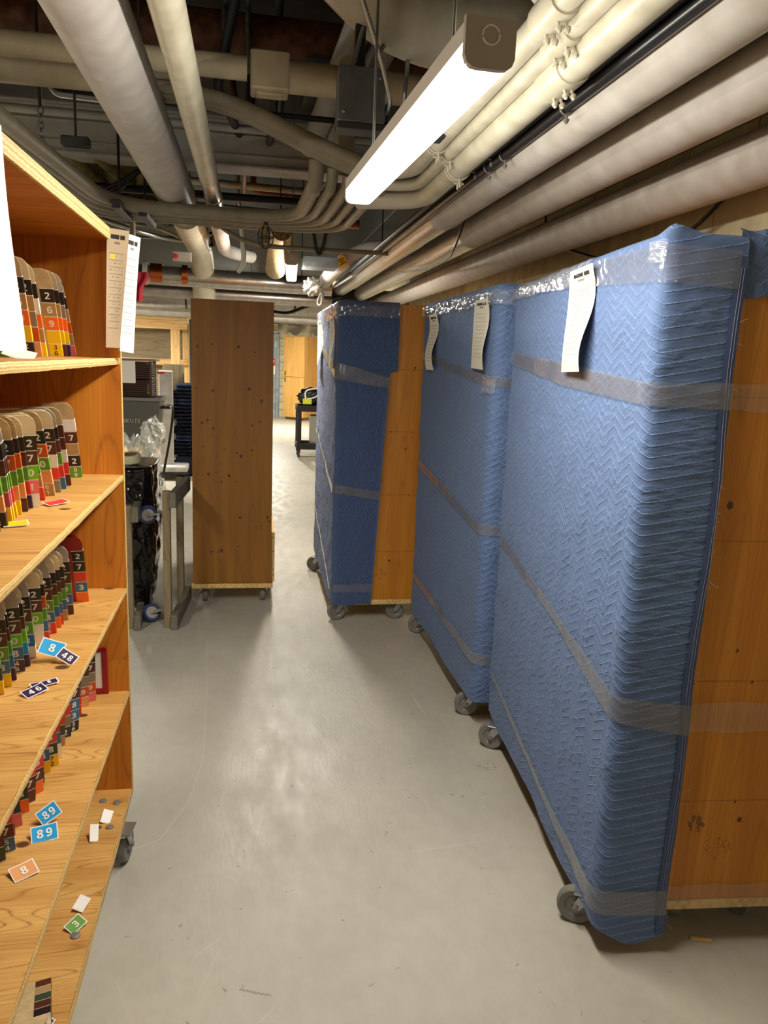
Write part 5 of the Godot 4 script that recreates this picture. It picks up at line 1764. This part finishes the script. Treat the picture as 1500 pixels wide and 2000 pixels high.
	for sx in [-1.0, 1.0]:
		for sz in [-1.0, 1.0]:
			g = Geo.new()
			g.bx(V(sx * 0.2 - 0.05, 0.3, sz * 0.2), V(0.06, 0.6, 0.06), 0.004)
			part("leg", g, M.old_pine, t)
	t = thing("tote", "dark grey plastic tote with pale lettering below the brown crates", "tote", V(-1.25, 0.645, -8.55))
	g = Geo.new()
	P = []
	for i in 2:
		var y := 0.44 * i
		var s := 0.86 + 0.14 * i
		var row := []
		for q in [[-1, 1], [1, 1], [1, -1], [-1, -1], [-1, 1]]:
			row.append(V(q[0] * 0.32 * s, y, q[1] * 0.24 * s))
		P.append(row)
	for k in 4:
		var nn: Vector3 = (P[0][k + 1] - P[0][k]).cross(Vector3.UP).normalized() * -1.0
		g.flat(P[0][k], P[0][k + 1], P[1][k + 1], P[1][k], nn)
		var mid: Vector3 = (P[0][k] + P[0][k + 1]) / 2
		g.flat(P[0][k] * 0.97, P[0][k + 1] * 0.97, P[1][k + 1] * 0.97, P[1][k] * 0.97, -nn)
	g.bx(V(0, 0.01, 0), V(0.54, 0.02, 0.4), 0.002)
	part("tub", g, M.tote, t)
	g = Geo.new()
	for s in [-1.0, 1.0]:
		g.bx(V(0, 0.445, s * 0.245), V(0.68, 0.035, 0.03), 0.005)
		g.bx(V(s * 0.33, 0.445, 0), V(0.03, 0.035, 0.5), 0.005)
	part("rim", g, M.tote_rim, t)
	g = Geo.new()
	g.bx(V(0.37, 0.36, 0.1), V(0.1, 0.025, 0.16), 0.008)
	part("handle", g, M.plastic_black, t)
	var tx := part("lettering", text_mesh("BRUTE", 0.045), M.duct_grey, t)
	tx.position = V(0.03, 0.22, 0.238)
	tx.rotation.x = -0.07
	# brown slatted crates on the tote, a list on the front
	for c in 2:
		t = thing("slatted_crate", "%s brown slatted plastic crate on the grey tote" % ["lower", "upper"][c], "crate", V(-1.27, 1.108 + 0.185 * c, -8.55), 0.0, "brown slatted crates")
		for s in [-1.0, 1.0]:
			for r in 8:
				g = Geo.new()
				g.bx(V(0, 0.014 + r * 0.022, s * 0.19), V(0.5, 0.014, 0.014), 0.003)
				part("slat", g, M.crate, t)
				g = Geo.new()
				g.bx(V(s * 0.25, 0.014 + r * 0.022, 0), V(0.014, 0.014, 0.38), 0.003)
				part("slat", g, M.crate, t)
		for sx in [-1.0, 1.0]:
			for sz in [-1.0, 1.0]:
				g = Geo.new()
				g.bx(V(sx * 0.246, 0.092, sz * 0.186), V(0.03, 0.182, 0.03), 0.004)
				part("corner_post", g, M.crate, t)
		g = Geo.new()
		g.bx(V(0, 0.008, 0), V(0.48, 0.012, 0.36), 0.002)
		g.bx(V(0.0, 0.09, 0.175), V(0.42, 0.17, 0.006), 0.002)
		part("panel", g, M.crate, t)
	g = Geo.new()
	g.bx(V(-1.28, 1.375, -8.348), V(0.22, 0.25, 0.003), 0.0005)
	solo("tally_sheet", g, M.paper, "blank white sheet taped on the brown slatted crates", "paper")
	g = Geo.new()
	g.bx(V(-1.25, 1.487, -8.55), V(0.56, 0.02, 0.42), 0.004)
	solo("pale_board", g, M.tote_rim, "pale flat board on top of the brown slatted crates", "board")
	# white boards on end, cable, foam slab
	t = thing("white_board", "tall white board with a red corner leaning behind the grey tote", "board", V(-1.06, 0.18, -10.2), 0.1)
	g = Geo.new()
	g.bx(V(0, 0.58, 0), V(0.17, 1.16, 0.5), 0.006)
	part("slab", g, M.white_board, t)
	g = Geo.new()
	g.bx(V(-0.06, 1.14, 0.252), V(0.09, 0.025, 0.006), 0.001)
	part("red_corner", g, M.red, t)
	t = thing("cardboard_sheet", "tan cardboard sheet standing behind the tall white board", "cardboard", V(-1.0, 0.18, -10.6))
	g = Geo.new()
	g.bx(V(0, 0.62, 0), V(0.26, 1.24, 0.16), 0.006)
	part("slab", g, M.old_pine, t)
	g = Geo.new()
	g.bx(V(-0.13, 1.3, 0.0), V(0.3, 0.08, 0.3), 0.02)
	solo("paper_bundle", g, M.paper, "white paper bundle on top of the cardboard sheet", "paper")
	pipe("black_cable", "black cable hanging down the front of the tall white board", smooth_path([V(-0.9, 1.01, -8.42), V(-0.86, 1.02, -8.6), V(-0.84, 0.95, -8.75), V(-0.88, 0.65, -8.8), V(-0.95, 0.3, -8.85), V(-1.0, 0.05, -8.9), V(-1.1, 0.012, -8.95), V(-1.2, 0.012, -9.0)]), 0.014, M.plastic_black, "", [], 8, "cable")
	t = thing("foam_slab", "white foam slab on a low dolly at the foot of the tall white board", "foam", V(-0.98, 0.0, -10.25))
	g = Geo.new()
	g.bx(V(0, 0.14, 0.0), V(0.4, 0.08, 0.9), 0.015)
	part("slab", g, M.white_board, t)
	g = Geo.new()
	g.bx(V(0, 0.085, 0), V(0.42, 0.03, 0.92), 0.004)
	part("dolly_deck", g, M.plastic_black, t)
	for q in [[-0.15, 0.35], [0.15, 0.35], [-0.15, -0.35], [0.15, -0.35]]:
		g = Geo.new()
		g.lathe(Transform3D(Basis(Vector3.BACK, PI / 2), V(q[0], 0.035, q[1])), [Vector2(0, -0.012), Vector2(0.035, -0.012), Vector2(0.035, 0.012), Vector2(0, 0.012)], 16)
		part("wheel", g, M.plastic_black, t)
	# stack of folded blankets on a bin
	g = Geo.new()
	g.bx(V(-0.76, 0.13, -10.4), V(0.38, 0.26, 0.5), 0.02)
	solo("blue_bin", g, M.navy, "dark blue bin under the stack of folded blankets", "bin")
	var tone := [M.navy, M.navy, M.indigo, M.navy, M.navy, M.navy, M.navy, M.indigo, M.navy, M.indigo]
	for k in 10:
		t = thing("folded_blanket", "%s folded blanket from the bottom of the stack beside the bare cart" % ORDER[k], "blanket", V(-0.76 + rng.randf_range(-0.05, 0.04), 0.262 + 0.093 * k, -10.4), rng.randf_range(-0.16, 0.16), "folded blankets in the stack")
		n = noise(180 + k, 1.0, 3)
		for layer in 2:
			P = []
			for i in 17:
				var row := []
				var a := TAU * i / 16.0
				for j in 15:
					var x := (j / 14.0 - 0.5) * 0.4
					var c := V(x, 0.0225 + 0.044 * layer + sin(a) * 0.0225, signf(cos(a)) * pow(absf(cos(a)), 0.4) * 0.24)
					row.append(c + V(n.get_noise_2d(c.z * 20.0, layer * 5.0) * 0.02 * signf(x), n.get_noise_2d(x * 12.0, a) * 0.008, n.get_noise_2d(x * 9.0, a + 7.0) * 0.03))
				P.append(row)
			g = Geo.new()
			g.grid(P)
			for s in [0, 14]:
				for i in 16:
					var nx := Vector3.LEFT if s == 0 else Vector3.RIGHT
					var ctr: Vector3 = (P[0][s] + P[8][s]) / 2
					g.tri(ctr, P[i][s], P[i + 1][s], nx, nx, nx)
			part("fold", g, tone[k], t)
	# dark cushion leaning over the stack
	g = Geo.new()
	g.lathe(Transform3D(Basis(Vector3.BACK, 1.2), V(-0.66, 1.36, -10.5)), [Vector2(0, -0.06), Vector2(0.1, -0.05), Vector2(0.16, -0.02), Vector2(0.17, 0.0), Vector2(0.16, 0.03), Vector2(0.1, 0.06), Vector2(0, 0.07)], 24)
	solo("black_cushion", g, M.plastic_black, "round black cushion resting on the stack of folded blankets", "cushion")
	# lumber rack and the wall panel in it
	t = thing("storage_rack", "pale lumber storage rack in the left bay beyond the tote", "rack", V(0, 0, -12.0))
	for x in [-1.1, -3.2]:
		g = Geo.new()
		g.bx(V(x, 1.0, 0), V(0.13, 2.0, 0.09), 0.005)
		part("post", g, M.pine, t)
	g = Geo.new()
	g.bx(V(-0.98, 1.0, -0.4), V(0.1, 2.0, 0.09), 0.005)
	part("post", g, M.pine, t)
	for q in [[1.965, 0.13, 0.05], [2.05, 0.04, 0.14], [1.42, 0.09, -0.3], [0.1, 0.09, 0.05]]:
		g = Geo.new()
		g.bx(V(-2.1, q[0], q[2]), V(2.35, q[1], 0.045), 0.004, 0)
		part("rail", g, M.pine, t)
	g = Geo.new()
	g.bx(V(-2.1, 1.0, -0.5), V(2.2, 1.95, 0.02), 0.002, 0)
	part("back_sheet", g, M.old_pine, t)
	# pale blue post beyond
	g = Geo.new()
	g.bx(V(-0.86, 1.05, -13.2), V(0.26, 2.1, 0.12), 0.01)
	var col := solo("blue_post", g, M.door, "pale blue-grey steel post beside the lumber rack", "post")
	g = Geo.new()
	g.bx(V(-0.94, 1.05, -13.13), V(0.03, 2.1, 0.03), 0.004)
	part("flange", g, M.door, col)
	g = Geo.new()
	g.box(Transform3D(Basis(Vector3.BACK, 0.25), V(-0.79, 1.62, -13.12)), V(0.18, 0.28, 0.003), 0.0005)
	solo("tally_sheet", g, M.paper, "white paper taped askew on the pale blue-grey post", "paper")


func far_back() -> void:
	# pine cabinet
	var t := thing("cabinet", "tall light-wood two-door cabinet against the far wall", "cabinet", V(1.26, 0, -19.7), 0.0)
	t.rotation.y = -0.7
	var g := Geo.new()
	g.bx(V(0, 1.06, 0), V(0.62, 1.98, 0.62), 0.004)
	part("body", g, M.cabinet, t)
	g = Geo.new()
	g.bx(V(0, 0.035, -0.02), V(0.58, 0.07, 0.56), 0.003)
	part("plinth", g, M.old_pine, t)
	for k in 2:
		g = Geo.new()
		g.bx(V(0, [0.56, 1.55][k], 0.32), V(0.61, [0.98, 0.96][k], 0.02), 0.003, 1, Vector2(0.2 * k, 0))
		var d := part("door", g, M.cabinet, t)
		g = Geo.new()
		g.bx(V(-0.26, [0.99, 1.15][k], 0.335), V(0.025, 0.11, 0.02), 0.003)
		part("handle", g, M.dark_steel, d)
	# black utility cart with a bag and a metal bin
	t = thing("utility_cart", "black plastic two-shelf utility cart beyond the half-wrapped cart", "cart", V(1.12, 0, -12.45))
	for y in [0.16, 0.76]:
		g = Geo.new()
		g.bx(V(0, y, 0), V(0.8, 0.04, 0.46), 0.01)
		for s in [-1.0, 1.0]:
			g.bx(V(0, y + 0.02, s * 0.225), V(0.8, 0.1, 0.02), 0.006)
			g.bx(V(s * 0.39, y + 0.02, 0), V(0.02, 0.1, 0.46), 0.006)
		part("tray", g, M.plastic_black, t)
	for sx in [-1.0, 1.0]:
		for sz in [-1.0, 1.0]:
			g = Geo.new()
			g.bx(V(sx * 0.36, 0.44, sz * 0.2), V(0.07, 0.62, 0.05), 0.008)
			part("leg", g, M.plastic_black, t)
			g = Geo.new()
			g.lathe(Transform3D(Basis(Vector3.BACK, PI / 2), V(sx * 0.36, 0.055, sz * 0.18)), [Vector2(0, -0.014), Vector2(0.045, -0.014), Vector2(0.055, -0.008), Vector2(0.055, 0.008), Vector2(0.045, 0.014), Vector2(0, 0.014)], 18)
			g.bx(V(sx * 0.36, 0.1, sz * 0.18), V(0.05, 0.06, 0.05), 0.004)
			part("caster", g, M.rubber_dark, t)
	t = thing("tool_bag", "black bag with pale straps and a yellow patch on the utility cart", "bag", V(0.98, 0.83, -12.4))
	g = Geo.new()
	var n := noise(190, 1.0, 3)
	var P := []
	for i in 20:
		var row := []
		for j in 33:
			var a := PI * i / 19.0
			var b := TAU * j / 32.0
			var d := V(sin(a) * cos(b), cos(a), sin(a) * sin(b))
			row.append(V(0, 0.12, 0) + V(d.x * 0.24, d.y * 0.15, d.z * 0.15) * (1.0 + 0.25 * n.get_noise_3d(d.x * 3.0, d.y * 3.0, d.z * 3.0)))
		P.append(row)
	g.grid(P)
	part("body", g, M.plastic_black, t)
	g = Geo.new()
	g.tube(smooth_path([V(-0.12, 0.06, 0.16), V(-0.13, 0.2, 0.15), V(-0.05, 0.25, 0.13), V(0.1, 0.26, 0.12), V(0.22, 0.2, 0.12)]), 0.012, 8)
	g.tube(smooth_path([V(-0.1, 0.1, 0.17), V(0.02, 0.13, 0.17), V(0.1, 0.2, 0.15), V(0.2, 0.24, 0.12)]), 0.01, 8)
	part("strap", g, M.white, t, "pale straps")
	g = Geo.new()
	g.bx(V(-0.1, 0.06, 0.155), V(0.14, 0.09, 0.03), 0.01)
	part("yellow_patch", g, mat(rgb(196, 200, 50), 0.5), t)
	g = Geo.new()
	g.bx(V(1.0, 0.43, -12.4), V(0.14, 0.5, 0.16), 0.02)
	solo("metal_can", g, M.zinc, "tall metal can on the lower shelf of the utility cart", "can")
	# fabric gathered below the ceiling in front of the cabinet
	P = []
	for i in 9:
		var row := []
		for j in 49:
			var u := j / 48.0
			var f := i / 8.0
			row.append(V(0.5 + 0.95 * u, 2.16 - f * (0.13 + 0.07 * absf(sin(u * 14.0))) , -15.0 + 0.06 * sin(u * 14.0 + f * 2.0) + 0.1 * f))
		P.append(row)
	g = Geo.new()
	g.grid(P, [], Vector3.BACK)
	solo("draped_sheet", g, M.paper, "gathered pale plastic sheet hanging above the far cabinet", "plastic")
	g = Geo.new()
	pipe("cross_rail", "grey rail that carries the gathered plastic sheet", [V(-0.2, 2.17, -15.0), V(1.69, 2.17, -15.0)], 0.03, M.duct_grey, "", [V(0.0, 2.17, -15.0), V(1.5, 2.17, -15.0)], 12, "rail")
	g = Geo.new()
	g.bx(V(1.62, 1.05, -18.6), V(0.1, 2.1, 0.3), 0.01)
	solo("blue_post", g, M.door, "pale blue-grey post at the right of the far cabinet", "post")
